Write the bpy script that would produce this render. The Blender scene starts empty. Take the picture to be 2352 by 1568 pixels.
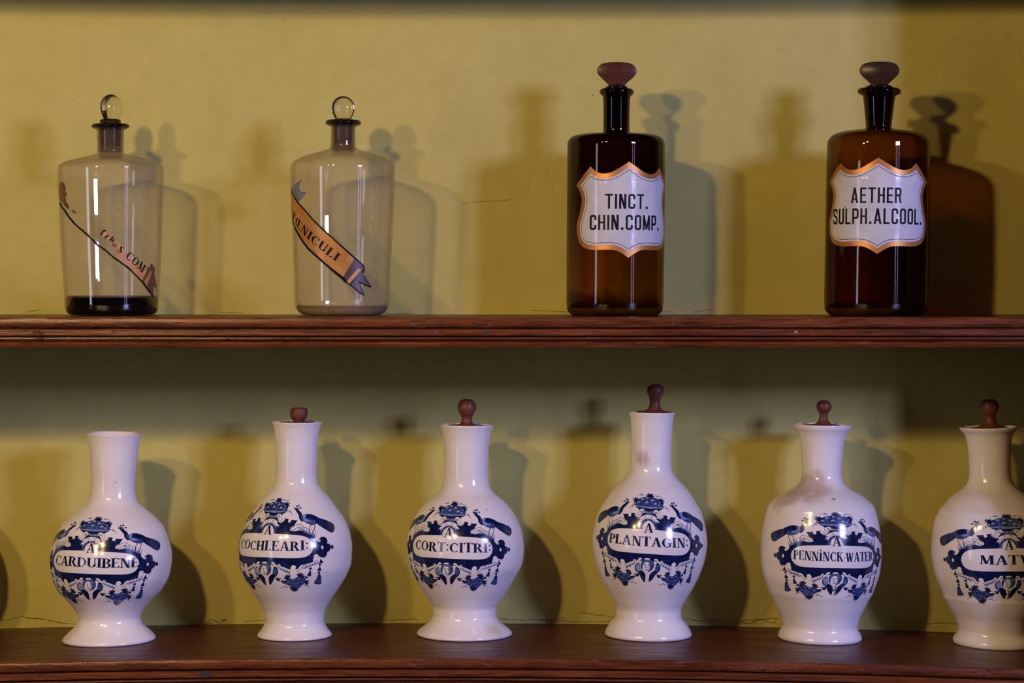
import bpy, bmesh, math, random
from mathutils import Vector, Matrix
from mathutils.geometry import tessellate_polygon
random.seed(7)
PI = math.pi
sc = bpy.context.scene
col = sc.collection

# ------------------------------------------------------------------ camera, world, light
F = 5400.0            # focal length in pixels of the 2352 px wide frame
D = 2.84              # camera to wall
ZC = 1.55             # camera height
W, H = 2352.0, 1568.0
HOR = 660.0           # row of the horizon
cam = bpy.data.cameras.new('camera')
cam.sensor_width = 36; cam.lens = F / W * 36
cam.shift_y = -(H / 2 - HOR) / W
cam.clip_start = 0.05
co = bpy.data.objects.new('camera', cam); col.objects.link(co)
co.location = (0, -D, ZC); co.rotation_euler = (PI / 2, 0, 0)
sc.camera = co
sc.view_settings.view_transform = 'Standard'
sc.view_settings.look = 'None'
sc.view_settings.gamma = 1
sc.view_settings.exposure = 0.0
sc.view_settings.use_curve_mapping = False
sc.cycles.transparent_max_bounces = 32
sc.cycles.max_bounces = 10

world = bpy.data.worlds.new('room_glow'); sc.world = world
world.use_nodes = True
world.node_tree.nodes['Background'].inputs[0].default_value = (0.75, 0.72, 0.8, 1)
world.node_tree.nodes['Background'].inputs[1].default_value = 0.005


def lamp(name, loc, power, color, radius):
    l = bpy.data.lights.new(name, 'POINT'); l.energy = power; l.color = color; l.shadow_soft_size = radius
    o = bpy.data.objects.new(name, l); col.objects.link(o); o.location = loc


def window_light(name, loc, target, sx, sy, power, color):
    l = bpy.data.lights.new(name, 'AREA'); l.shape = 'RECTANGLE'; l.size = sx; l.size_y = sy
    l.energy = power; l.color = color
    o = bpy.data.objects.new(name, l); col.objects.link(o); o.location = loc
    d = Vector(target) - Vector(loc)
    o.rotation_euler = d.to_track_quat('-Z', 'Y').to_euler()


WARM = (1.0, 0.69, 0.31)
COOL = (0.43, 0.47, 1.0)
lamp('warm_lamp', (-1.16, -1.9, ZC + 0.59), 35, WARM, 0.042)
lamp('warm_lamp', (-0.74, -1.9, ZC + 0.66), 58, WARM, 0.042)
for dx in (-0.18, 0.18):
    for dz in (0.68, 0.98):
        window_light('window_daylight', (2.75 + dx * 0.75, -3.4 + dx * 0.66, ZC + dz), (0, 0, ZC), 0.26, 0.25, 30, COOL)
    window_light('door_glass_daylight', (2.75 + dx * 0.75, -3.4 + dx * 0.66, ZC - 0.10), (0, 0, ZC - 0.1), 0.05, 1.2, 3.0, COOL)
window_light('left_window_daylight', (-3.2, -3.05, ZC - 0.20), (-0.2, 0, ZC - 0.2), 0.32, 1.5, 11, (0.62, 0.72, 1.0))

# ------------------------------------------------------------------ node helpers


def newmat(name):
    m = bpy.data.materials.new(name); m.use_nodes = True
    nt = m.node_tree; nt.nodes.clear()
    out = nt.nodes.new('ShaderNodeOutputMaterial')
    return m, nt, out


def N(nt, typ, **kw):
    n = nt.nodes.new(typ)
    for k, v in kw.items():
        if k in n.inputs.keys() if isinstance(k, str) else False:
            n.inputs[k].default_value = v
        else:
            setattr(n, k, v)
    return n


def principled(nt, out, color=(0.8, 0.8, 0.8), rough=0.5, metal=0.0, spec=0.5, coat=0.0, coat_rough=0.05):
    p = nt.nodes.new('ShaderNodeBsdfPrincipled')
    p.inputs['Base Color'].default_value = (*color, 1)
    p.inputs['Roughness'].default_value = rough
    p.inputs['Metallic'].default_value = metal
    p.inputs['Specular IOR Level'].default_value = spec
    p.inputs['Coat Weight'].default_value = coat
    p.inputs['Coat Roughness'].default_value = coat_rough
    nt.links.new(p.outputs[0], out.inputs[0])
    return p


def noise(nt, scale, detail=4, rough=0.55, vec=None, mapscale=None, dist=0.0):
    n = nt.nodes.new('ShaderNodeTexNoise')
    n.inputs['Scale'].default_value = scale; n.inputs['Detail'].default_value = detail
    n.inputs['Roughness'].default_value = rough; n.inputs['Distortion'].default_value = dist
    tc = nt.nodes.new('ShaderNodeTexCoord')
    src = tc.outputs['Object'] if vec is None else vec
    if mapscale:
        mp = nt.nodes.new('ShaderNodeMapping'); mp.inputs['Scale'].default_value = mapscale
        nt.links.new(src, mp.inputs[0]); src = mp.outputs[0]
    nt.links.new(src, n.inputs['Vector'])
    return n


def ramp(nt, fac, stops):
    r = nt.nodes.new('ShaderNodeValToRGB')
    els = r.color_ramp.elements
    while len(els) < len(stops):
        els.new(0.5)
    for e, (p, c) in zip(els, stops):
        e.position = p; e.color = (*c, 1) if len(c) == 3 else c
    nt.links.new(fac, r.inputs[0])
    return r


def math_node(nt, op, a, b=None, c=None):
    m = nt.nodes.new('ShaderNodeMath'); m.operation = op
    for i, v in enumerate((a, b, c)):
        if v is None: continue
        if isinstance(v, (int, float)): m.inputs[i].default_value = v
        else: nt.links.new(v, m.inputs[i])
    return m.outputs[0]


def mixcol(nt, fac, a, b, mode='MIX'):
    m = nt.nodes.new('ShaderNodeMix'); m.data_type = 'RGBA'; m.blend_type = mode
    for sock, v in ((m.inputs[0], fac), (m.inputs[6], a), (m.inputs[7], b)):
        if isinstance(v, (int, float)): sock.default_value = v
        elif isinstance(v, tuple): sock.default_value = (*v, 1) if len(v) == 3 else v
        else: nt.links.new(v, sock)
    return m.outputs[2]


def bump(nt, h, strength, dist, p, prev=None):
    b = nt.nodes.new('ShaderNodeBump'); b.inputs['Strength'].default_value = strength
    b.inputs['Distance'].default_value = dist
    nt.links.new(h, b.inputs['Height'])
    if prev is not None: nt.links.new(prev, b.inputs['Normal'])
    if p is not None: nt.links.new(b.outputs[0], p.inputs['Normal'])
    return b.outputs[0]


def spot_mask(nt, centre, radius, soft):
    """1 inside a ball round centre (object space), 0 outside"""
    tc = nt.nodes.new('ShaderNodeTexCoord')
    n = noise(nt, 60, 3)
    vm = nt.nodes.new('ShaderNodeVectorMath'); vm.operation = 'DISTANCE'
    vm.inputs[1].default_value = centre
    nt.links.new(tc.outputs['Object'], vm.inputs[0])
    d = math_node(nt, 'ADD', vm.outputs['Value'], math_node(nt, 'MULTIPLY', math_node(nt, 'SUBTRACT', n.outputs[0], 0.5), radius * 0.9))
    mr = nt.nodes.new('ShaderNodeMapRange'); mr.clamp = True
    mr.inputs['From Min'].default_value = radius; mr.inputs['From Max'].default_value = radius - soft
    nt.links.new(d, mr.inputs['Value'])
    return mr.outputs[0]


# ------------------------------------------------------------------ materials
def mat_wall():
    m, nt, out = newmat('ochre_distemper_plaster')
    p = principled(nt, out, rough=0.62, spec=0.35)
    n1 = noise(nt, 3.0, 5, 0.6)
    c = ramp(nt, n1.outputs[0], [(0.3, (0.46, 0.40, 0.092)), (0.5, (0.51, 0.445, 0.114)), (0.72, (0.55, 0.48, 0.13))])
    n2 = noise(nt, 38, 6, 0.7)
    c2 = mixcol(nt, 0.16, c.outputs[0], ramp(nt, n2.outputs[0], [(0.35, (0.36, 0.28, 0.08)), (0.65, (0.62, 0.52, 0.2))]).outputs[0])
    vor = nt.nodes.new('ShaderNodeTexVoronoi'); vor.inputs['Scale'].default_value = 9
    tc = nt.nodes.new('ShaderNodeTexCoord'); nt.links.new(tc.outputs['Object'], vor.inputs['Vector'])
    specks = math_node(nt, 'LESS_THAN', vor.outputs['Distance'], 0.013)
    c3 = mixcol(nt, math_node(nt, 'MULTIPLY', specks, 0.75), c2, (0.12, 0.075, 0.03))
    nt.links.new(c3, p.inputs['Base Color'])
    b = bump(nt, n1.outputs[0], 0.55, 0.010, None)
    n3 = noise(nt, 160, 4, 0.6)
    b = bump(nt, n3.outputs[0], 0.22, 0.0011, None, b)
    # hairline scratches
    n4 = noise(nt, 7, 2, 0.5, dist=1.2)
    hair = math_node(nt, 'ABSOLUTE', math_node(nt, 'SUBTRACT', n4.outputs[0], 0.5))
    gate = ramp(nt, noise(nt, 5.0, 2).outputs[0], [(0.56, (0, 0, 0)), (0.62, (1, 1, 1))])
    hm = ramp(nt, hair, [(0.0, (1, 1, 1)), (0.006, (0, 0, 0))])
    hh = math_node(nt, 'MULTIPLY', hm.outputs[0], gate.outputs[0])
    b = bump(nt, hh, 0.30, -0.0012, None, b)
    # old blistered patch high on the right
    mask = spot_mask(nt, ((2265 - 1176) / F * D, 0, ZC + (HOR - 130) / F * D), 0.055, 0.03)
    nn = noise(nt, 55, 3, 0.5, dist=2.0)
    blis = ramp(nt, math_node(nt, 'ABSOLUTE', math_node(nt, 'SUBTRACT', nn.outputs[0], 0.5)), [(0.0, (1, 1, 1)), (0.022, (0, 0, 0))])
    bump(nt, math_node(nt, 'MULTIPLY', blis.outputs[0], mask), 0.4, 0.0012, p, b)
    return m


def mat_wood(name, c_dark, c_mid, c_light, rough=0.38, chips=0.5, spec=0.42):
    m, nt, out = newmat(name)
    p = principled(nt, out, rough=rough, spec=spec, coat=0.0)
    g = noise(nt, 9, 7, 0.65, mapscale=(0.9, 14, 14), dist=0.6)
    g2 = noise(nt, 40, 4, 0.7, mapscale=(0.6, 12, 12))
    c = ramp(nt, g.outputs[0], [(0.3, c_dark), (0.5, c_mid), (0.72, c_light)])
    cc = mixcol(nt, 0.45, c.outputs[0], ramp(nt, g2.outputs[0], [(0.35, c_dark), (0.65, c_light)]).outputs[0])
    nt.links.new(cc, p.inputs['Base Color'])
    r = ramp(nt, noise(nt, 24, 4, mapscale=(0.5, 3, 3)).outputs[0], [(0.35, (rough * 0.75,) * 3), (0.65, (rough * 1.25,) * 3)])
    nt.links.new(r.outputs[0], p.inputs['Roughness'])
    b = bump(nt, g2.outputs[0], 0.35, 0.0012, None)
    ch = ramp(nt, noise(nt, 30, 5, 0.7, mapscale=(1, 2, 2)).outputs[0], [(0.60, (0, 0, 0)), (0.68, (1, 1, 1))])
    bump(nt, ch.outputs[0], chips, -0.0012, p, b)
    return m


def glazed(name, c1, c2, scale=40, rough=0.16, stains=(), spec=0.55, specks=True, mottled=0.5):
    m, nt, out = newmat(name)
    p = principled(nt, out, rough=rough, spec=spec)
    n1 = noise(nt, scale, 4, 0.6)
    c = ramp(nt, n1.outputs[0], [(0.5 - mottled * 0.3, c1), (0.5 + mottled * 0.3, c2)]).outputs[0]
    if specks:
        vor = nt.nodes.new('ShaderNodeTexVoronoi'); vor.inputs['Scale'].default_value = 38
        tc = nt.nodes.new('ShaderNodeTexCoord'); nt.links.new(tc.outputs['Object'], vor.inputs['Vector'])
        sp = math_node(nt, 'LESS_THAN', vor.outputs['Distance'], 0.05)
        gate = math_node(nt, 'GREATER_THAN', noise(nt, 30, 1).outputs[0], 0.6)
        c = mixcol(nt, math_node(nt, 'MULTIPLY', math_node(nt, 'MULTIPLY', sp, gate), 0.7), c, (0.12, 0.08, 0.07))
    for (ctr, rad, soft, colr, amt) in stains:
        mk = spot_mask(nt, ctr, rad, soft)
        c = mixcol(nt, math_node(nt, 'MULTIPLY', mk, amt), c, colr)
    nt.links.new(c, p.inputs['Base Color'])
    b = bump(nt, noise(nt, 14, 3).outputs[0], 0.20, 0.0016, None)
    bump(nt, noise(nt, 110, 3).outputs[0], 0.10, 0.0005, p, b)
    return m


def thin_glass(name, tint, edge, dust=0.05, dust_col=(0.45, 0.4, 0.36), zramp=None, rough=0.02, ior=1.5, edgepow=1.0):
    """transparent wall: absorbs more where one looks along it, reflects by Fresnel"""
    m, nt, out = newmat(name)
    lw = nt.nodes.new('ShaderNodeLayerWeight'); lw.inputs['Blend'].default_value = 0.5
    c = ramp(nt, lw.outputs['Facing'], [(0.0, tint), (0.6, tuple(0.9 * t + 0.1 * e for t, e in zip(tint, edge))), (0.85, tuple(0.5 * t + 0.5 * e for t, e in zip(tint, edge))), (0.98, edge)]).outputs[0]
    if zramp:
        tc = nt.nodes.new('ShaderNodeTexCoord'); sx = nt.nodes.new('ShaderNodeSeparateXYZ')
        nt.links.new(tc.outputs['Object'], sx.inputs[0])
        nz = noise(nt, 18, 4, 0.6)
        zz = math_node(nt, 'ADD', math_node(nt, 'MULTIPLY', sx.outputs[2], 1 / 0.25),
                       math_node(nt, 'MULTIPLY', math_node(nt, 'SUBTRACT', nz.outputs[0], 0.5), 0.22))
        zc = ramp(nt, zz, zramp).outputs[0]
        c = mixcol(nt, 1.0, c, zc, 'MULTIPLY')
    tr = nt.nodes.new('ShaderNodeBsdfTransparent'); nt.links.new(c, tr.inputs[0])
    df = nt.nodes.new('ShaderNodeBsdfDiffuse'); df.inputs[0].default_value = (*dust_col, 1)
    ms = nt.nodes.new('ShaderNodeMixShader')
    dn = ramp(nt, noise(nt, 26, 5, 0.7).outputs[0], [(0.3, (dust * 0.6,) * 3), (0.75, (dust * 1.6,) * 3)])
    nt.links.new(dn.outputs[0], ms.inputs[0])
    nt.links.new(tr.outputs[0], ms.inputs[1]); nt.links.new(df.outputs[0], ms.inputs[2])
    gl = nt.nodes.new('ShaderNodeBsdfGlossy'); gl.inputs['Roughness'].default_value = rough
    bm_ = bump(nt, noise(nt, 22, 2).outputs[0], 0.10, 0.0010, None)
    nt.links.new(bm_, gl.inputs['Normal'])
    fr = math_node(nt, 'ADD', 0.04, math_node(nt, 'MULTIPLY', 0.7, math_node(nt, 'POWER', lw.outputs['Facing'], 5.0)))
    mx = nt.nodes.new('ShaderNodeMixShader')
    nt.links.new(fr, mx.inputs[0]); nt.links.new(ms.outputs[0], mx.inputs[1]); nt.links.new(gl.outputs[0], mx.inputs[2])
    nt.links.new(mx.outputs[0], out.inputs[0])
    return m


def simple(name, color, rough=0.4, metal=0.0, spec=0.5, c2=None, scale=60, bumpd=0.0):
    m, nt, out = newmat(name)
    p = principled(nt, out, color, rough, metal, spec)
    n = noise(nt, scale, 5, 0.65)
    c2 = c2 or tuple(x * 0.75 for x in color)
    nt.links.new(ramp(nt, n.outputs[0], [(0.35, c2), (0.65, color)]).outputs[0], p.inputs['Base Color'])
    if bumpd: bump(nt, n.outputs[0], 0.4, bumpd, p)
    return m


def solid_glass(name, color, rough=0.0, trans=1.0):
    m, nt, out = newmat(name)
    p = principled(nt, out, color, rough, 0, 0.5)
    p.inputs['Transmission Weight'].default_value = trans
    p.inputs['IOR'].default_value = 1.5
    bump(nt, noise(nt, 60, 2).outputs[0], 0.15, 0.001, p)
    return m


M = {}
M['wall'] = mat_wall()
M['wood'] = mat_wood('mahogany_shelf', (0.022, 0.006, 0.003), (0.11, 0.025, 0.008), (0.30, 0.082, 0.024), 0.27, 0.8)
M['woodtop'] = mat_wood('dark_shelf_top', (0.028, 0.007, 0.004), (0.075, 0.017, 0.008), (0.13, 0.032, 0.013), 0.34, 0.15, 0.25)
M['knobwood'] = mat_wood('stained_boxwood', (0.06, 0.016, 0.010), (0.15, 0.042, 0.024), (0.22, 0.065, 0.035), 0.42, 0.3)
M['navy'] = glazed('cobalt_dark', (0.004, 0.007, 0.036), (0.010, 0.018, 0.095), 90, specks=False)
M['mid'] = glazed('cobalt_wash', (0.018, 0.035, 0.15), (0.065, 0.11, 0.31), 170, specks=False)
M['pale'] = glazed('cobalt_thin_wash', (0.14, 0.19, 0.42), (0.34, 0.39, 0.62), 200, specks=False)
M['clear'] = thin_glass('smoky_clear_glass', (0.975, 0.965, 0.955), (0.70, 0.64, 0.58), dust=0.04, dust_col=(0.70, 0.62, 0.55))
M['clearclean'] = thin_glass('clean_glass_over_liquid', (0.955, 0.94, 0.935), (0.60, 0.54, 0.50), dust=0.001)
M['clearneck'] = thin_glass('smoky_neck_glass', (0.70, 0.65, 0.66), (0.26, 0.22, 0.22), dust=0.10, dust_col=(0.25, 0.17, 0.13))
M['cleardark'] = thin_glass('thick_lip_glass', (0.25, 0.22, 0.23), (0.03, 0.025, 0.03), dust=0.03, dust_col=(0.06, 0.05, 0.05))
M['stopglass'] = solid_glass('solid_stopper_glass', (0.93, 0.93, 0.90))
M['frost'] = thin_glass('ground_stopper_plug', (0.75, 0.68, 0.66), (0.4, 0.35, 0.33), dust=0.22, dust_col=(0.28, 0.17, 0.12), rough=0.3)
M['residue'] = thin_glass('brown_bottom_residue', (0.72, 0.63, 0.56), (0.35, 0.27, 0.22), dust=0.22, dust_col=(0.35, 0.26, 0.19), rough=0.2)
M['liquid'] = simple('black_tincture', (0.004, 0.003, 0.003), 0.04, 0, 0.6, (0.002, 0.0015, 0.0015))
M['scum'] = simple('brown_tide_line', (0.10, 0.035, 0.015), 0.35)
M['amber_a'] = thin_glass('amber_glass_dark_upper', (0.66, 0.49, 0.21), (0.15, 0.07, 0.02), dust=0.004, dust_col=(0.12, 0.05, 0.02),
                          zramp=[(0.0, (0.35, 0.3, 0.25)), (0.05, (0.6, 0.55, 0.5)), (0.12, (1.1, 1.1, 1.0)), (0.28, (1.05, 1.0, 0.9)), (0.55, (0.62, 0.52, 0.5)), (0.8, (0.55, 0.47, 0.45))])  # tint set by height: darker in the upper part and at the foot
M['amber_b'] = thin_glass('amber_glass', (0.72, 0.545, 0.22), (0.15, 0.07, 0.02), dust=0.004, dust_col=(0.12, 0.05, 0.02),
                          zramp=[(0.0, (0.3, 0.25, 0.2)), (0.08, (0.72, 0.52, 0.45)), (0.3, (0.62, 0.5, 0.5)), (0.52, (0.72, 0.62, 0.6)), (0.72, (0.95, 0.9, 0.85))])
M['amberdark'] = thin_glass('thick_amber_neck', (0.30, 0.17, 0.09), (0.02, 0.01, 0.008), dust=0.02, dust_col=(0.04, 0.02, 0.015))
M['amberblack'] = simple('ground_amber_stopper_neck', (0.012, 0.007, 0.008), 0.08, 0, 0.5, (0.006, 0.004, 0.005))
M['paddle'] = simple('brown_stopper_glass', (0.095, 0.030, 0.016), 0.3, 0, 0.2, (0.06, 0.019, 0.013))
M['paddle2'] = simple('dark_stopper_glass', (0.045, 0.017, 0.012), 0.3, 0, 0.2, (0.03, 0.013, 0.012))
M['emboss'] = simple('embossed_glass', (0.13, 0.05, 0.035), 0.3)
M['enamel'] = glazed('white_enamel_label', (0.56, 0.54, 0.60), (0.66, 0.64, 0.68), 30, 0.14)
M['gold'] = simple('gilt_border', (0.62, 0.27, 0.07), 0.42, 0.55, 0.5, (0.50, 0.20, 0.05), 50)
M['ribbon'] = simple('gilt_ribbon', (0.62, 0.30, 0.085), 0.33, 0.25, 0.5, (0.48, 0.20, 0.05), 35)
M['ribbonpink'] = simple('worn_gilt', (0.64, 0.31, 0.10), 0.4, 0.1, 0.5, (0.46, 0.20, 0.06), 60)
M['ribbonbrown'] = simple('brown_ribbon_fold', (0.10, 0.035, 0.02), 0.4, 0, 0.5, (0.20, 0.075, 0.03), 60)
M['ribbonpurple'] = simple('violet_ribbon_fold', (0.07, 0.035, 0.06), 0.35, 0, 0.5, (0.12, 0.06, 0.07), 60)
M['paperback'] = simple('pale_ribbon_back', (0.32, 0.27, 0.27), 0.6, 0, 0.3, (0.14, 0.11, 0.14), 45)
M['ink'] = simple('black_lettering', (0.006, 0.006, 0.008), 0.5, 0, 0.15)
M['crack'] = simple('dark_plaster_crack', (0.13, 0.095, 0.03), 0.9, c2=(0.035, 0.025, 0.01), scale=90)
M['flake'] = simple('exposed_plaster', (0.42, 0.24, 0.15), 0.9, c2=(0.25, 0.13, 0.08))
M['plug'] = simple('dark_wood_plug', (0.035, 0.02, 0.018), 0.6)
M['chip'] = simple('pale_chip', (0.35, 0.27, 0.2), 0.7)


# ------------------------------------------------------------------ object helpers
def link_mesh(name, verts, faces, mats, parent=None, fmat=None, smooth=True, auto=None):
    me = bpy.data.meshes.new(name)
    me.from_pydata([tuple(v) for v in verts], [], faces)
    for m in (mats if isinstance(mats, (list, tuple)) else [mats]): me.materials.append(m)
    if fmat: me.polygons.foreach_set('material_index', fmat)
    me.polygons.foreach_set('use_smooth', [smooth] * len(me.polygons))
    if auto is not None: me.set_sharp_from_angle(angle=auto)
    me.update()
    o = bpy.data.objects.new(name, me); col.objects.link(o)
    if parent: o.parent = parent
    return o


def thing(name, label, cat, loc, lean=0.0, group=None):
    o = bpy.data.objects.new(name, None); col.objects.link(o)
    o.empty_display_size = 0.02
    o.location = loc; o.rotation_euler = (0, lean, 0)
    o['label'] = label; o['category'] = cat
    if group: o['group'] = group
    return o


def lathe_data(prof, n=128, closed=False):
    """prof: list of (r, z[, material]) ; r<1e-6 becomes a pole"""
    verts, faces, fm, rings = [], [], [], []
    for p in prof:
        r, z = p[0], p[1]
        if r < 1e-6:
            rings.append([len(verts)]); verts.append((0, 0, z))
        else:
            b = len(verts)
            for i in range(n):
                a = 2 * PI * i / n
                verts.append((r * math.sin(a), -r * math.cos(a), z))
            rings.append(list(range(b, b + n)))
    m = len(prof)
    for k in range(m if closed else m - 1):
        A, B = rings[k], rings[(k + 1) % m]
        mi = prof[k][2] if len(prof[k]) > 2 else 0
        if len(A) == 1 and len(B) == 1: continue
        for i in range(n):
            j = (i + 1) % n
            if len(A) == 1: faces.append((A[0], B[j], B[i]))
            elif len(B) == 1: faces.append((A[i], A[j], B[0]))
            else: faces.append((A[i], A[j], B[j], B[i]))
            fm.append(mi)
    return verts, faces, fm


class Prof:
    """radius as a smooth function of height (monotone cubic)"""
    def __init__(self, pts):
        pts = sorted(pts)
        self.x = [p[0] for p in pts]; self.y = [p[1] for p in pts]
        n = len(pts); h = [self.x[i + 1] - self.x[i] for i in range(n - 1)]
        d = [(self.y[i + 1] - self.y[i]) / h[i] for i in range(n - 1)]
        m = [0] * n; m[0] = d[0]; m[-1] = d[-1]
        for i in range(1, n - 1):
            if d[i - 1] * d[i] <= 0: m[i] = 0
            else:
                w1 = 2 * h[i] + h[i - 1]; w2 = h[i] + 2 * h[i - 1]
                m[i] = (w1 + w2) / (w1 / d[i - 1] + w2 / d[i])
        self.m = m; self.h = h

    def __call__(self, z):
        x = self.x
        if z <= x[0]: return self.y[0]
        if z >= x[-1]: return self.y[-1]
        i = 0
        while z > x[i + 1]: i += 1
        t = (z - x[i]) / self.h[i]; h = self.h[i]
        return ((2 * t ** 3 - 3 * t ** 2 + 1) * self.y[i] + (t ** 3 - 2 * t ** 2 + t) * h * self.m[i]
                + (-2 * t ** 3 + 3 * t ** 2) * self.y[i + 1] + (t ** 3 - t ** 2) * h * self.m[i + 1])


# ------------------------------------------------------------------ shelves and wall
SH_D = 0.27
Z_UP = ZC - 0.0326
Z_LO = ZC - 0.4052
KB, XB = 0.026, -0.12


def drop(x): return KB * (x - XB) ** 2


class Vessel:
    """a thing turned on an axis: where it stands, how it leans, its radius over height"""
    def __init__(self, base_px, top_px, shelf, prof_px, y=None):
        bx, by = base_px; tx, ty = top_px
        if shelf == 'low':
            x = (bx - W / 2) * 2.74 / F
            for _ in range(4):
                h = ZC - Z_LO + drop(x)
                dist = F * h / (by - HOR)
                x = (bx - W / 2) * dist / F
            self.slope = -2 * KB * (x - XB)
            z = Z_LO - drop(x)
        else:
            dist = D + y; x = (bx - W / 2) * dist / F; z = Z_UP; self.slope = 0.0
            by = HOR + F * (ZC - z) / dist
        self.s = dist / F
        self.loc = Vector((x, dist - D, z))
        self.lean = math.atan2(tx - bx, by - ty)
        self.by = by
        self.Rmat = Matrix.Rotation(self.lean, 3, 'Y')
        self.Rinv = self.Rmat.transposed()
        self.H = (by - ty) * self.s
        self.prof = Prof([((by - py) * self.s, r * self.s) for (py, r) in prof_px])
        self.rmax = max(self.prof.y)

    def z_of(self, py): return (self.by - py) * self.s

    def skew(self, v):
        k = (self.slope + math.tan(self.lean)) * max(0.0, 1 - v[2] / self.H)
        return (v[0], v[1], v[2] + v[0] * k)

    def surf(self, th, z, off=0.0):
        r = self.prof(z) + off
        return self.skew((r * math.sin(th), -r * math.cos(th), z))

    def unproject(self, X, Y, back=False):
        d = Vector(((X - W / 2) / F, 1.0, (HOR - Y) / F))
        o = self.Rinv @ (Vector((0, -D, ZC)) - self.loc)
        d = self.Rinv @ d
        t0 = -(o.x * d.x + o.y * d.y) / (d.x ** 2 + d.y ** 2)

        def g(t):
            p = o + d * t
            return math.hypot(p.x, p.y) - self.prof(self.unskew(p))
        a, b = (t0 + self.rmax * 1.4, t0) if back else (t0 - self.rmax * 1.4, t0)
        if g(b) >= 0:
            t = b
        else:
            for _ in range(30):
                m = (a + b) / 2
                if g(m) > 0: a = m
                else: b = m
            t = b
        p = o + d * t
        return math.atan2(p.x, -p.y), self.unskew(p)

    def unskew(self, p):
        k = (self.slope + math.tan(self.lean)) * max(0.0, 1 - p.z / self.H)
        return p.z - p.x * k


def smooth_poly(pts, closed=True, n=4):
    out = []; m = len(pts)
    for i in range(m if closed else m - 1):
        if closed: p0, p1, p2, p3 = pts[i - 1], pts[i], pts[(i + 1) % m], pts[(i + 2) % m]
        else: p0, p1, p2, p3 = pts[max(i - 1, 0)], pts[i], pts[i + 1], pts[min(i + 2, m - 1)]
        for k in range(n):
            t = k / n
            out.append(tuple(0.5 * (2 * p1[q] + (p2[q] - p0[q]) * t + (2 * p0[q] - 5 * p1[q] + 4 * p2[q] - p3[q]) * t * t
                                    + (3 * p1[q] - p0[q] - 3 * p2[q] + p3[q]) * t ** 3) for q in (0, 1)))
    if not closed: out.append(pts[-1])
    return out


wall_mats = [M['wall'], M['crack'], M['flake']]
wv = [(-1.6, 0, ZC - 1.1), (0.69, 0, ZC - 1.1), (0.69, 0, ZC + 1.0), (-1.6, 0, ZC + 1.0),
      (-1.6, 0.12, ZC - 1.1), (0.69, 0.12, ZC - 1.1), (0.69, 0.12, ZC + 1.0), (-1.6, 0.12, ZC + 1.0)]
wf = [(0, 1, 2, 3), (5, 4, 7, 6), (4, 0, 3, 7), (1, 5, 6, 2), (3, 2, 6, 7), (4, 5, 1, 0)]
wm = [0] * 6


def wall_strip(pts, w, mi, off=0.0006):
    """irregular crack or flake outline lying on the plaster; pts in photo pixels"""
    b = None
    pts = smooth_poly(pts, False, 4) if len(pts) > 3 else pts
    for i, (px, py) in enumerate(pts):
        x = (px - W / 2) / F * D; z = ZC - (py - HOR) / F * D
        ww = w * 0.8 * (0.2 + 1.0 * random.random()) * (0.3 if i in (0, len(pts) - 1) else 1)
        n = len(wv); wv.extend([(x, -off, z + ww / 2), (x, -off, z - ww / 2)])
        if b is not None: wf.append((b, b + 1, n + 1, n)); wm.append(mi)
        b = n


def ragged(x0, y0, x1, y1, step, amp):
    pts = []; n = max(2, int(abs(x1 - x0) / step)); dy = 0
    for i in range(n + 1):
        t = i / n
        dy = dy * 0.75 + random.uniform(-amp, amp) * 0.5
        pts.append((x0 + (x1 - x0) * t + random.uniform(-1.5, 1.5), y0 + (y1 - y0) * t + dy))
    return pts


wall_strip([(0, 1422), (18, 1423), (35, 1419), (52, 1414), (60, 1418), (85, 1420), (105, 1422), (125, 1427), (150, 1431), (180, 1433)], 0.0011, 1)
wall_strip([(470, 1432), (478, 1424), (490, 1423), (505, 1430), (512, 1424), (520, 1422), (518, 1430)], 0.0010, 1)
wall_strip([(469, 1434), (480, 1429), (492, 1433)], 0.003, 2)
wall_strip([(505, 1424), (520, 1421), (512, 1427)], 0.001, 1)
for (a, b_, y0, y1) in ((1000, 1110, 1426, 1421), (1150, 1290, 1420, 1424), (1250, 1420, 1428, 1427), (1330, 1440, 1408, 1418), (1570, 1700, 1422, 1428),
                        (1700, 1790, 1425, 1419), (560, 640, 1427, 1424), (880, 960, 1424, 1421), (2060, 2200, 1428, 1432)):
    wall_strip(ragged(a, y0, b_, y1, 7, 3.2), 0.0008, 1)
wall_strip([(1700, 1426), (1720, 1431), (1745, 1421), (1760, 1425), (1778, 1430), (1785, 1418)], 0.0012, 1)
wall_strip([(1240, 1421), (1265, 1426), (1290, 1418), (1300, 1424)], 0.0022, 2)
wall_strip([(1690, 1432), (1740, 1431)], 0.002, 2)
for (a, b_, y0, y1) in ((505, 560, 716, 719), (1220, 1310, 713, 718), (860, 950, 717, 719), (1500, 1540, 716, 717), (60, 90, 716, 712), (1590, 1640, 718, 709)):
    wall_strip(ragged(a, y0, b_, y1, 6, 2.0), 0.0006, 1)
wall_strip([(1060, 470), (1090, 464), (1130, 462), (1180, 458)], 0.0004, 1)
wall_strip([(1250, 395), (1258, 400), (1255, 412), (1248, 420)], 0.0004, 1)
wall_strip([(653, 43), (655, 50), (654, 55)], 0.0030, 1)
wall_strip([(2310, 75), (2325, 95), (2340, 120), (2352, 148)], 0.0004, 1)
wall = link_mesh('wall_back', wv, wf, wall_mats, None, wm, smooth=False)
wall['kind'] = 'structure'


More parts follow.
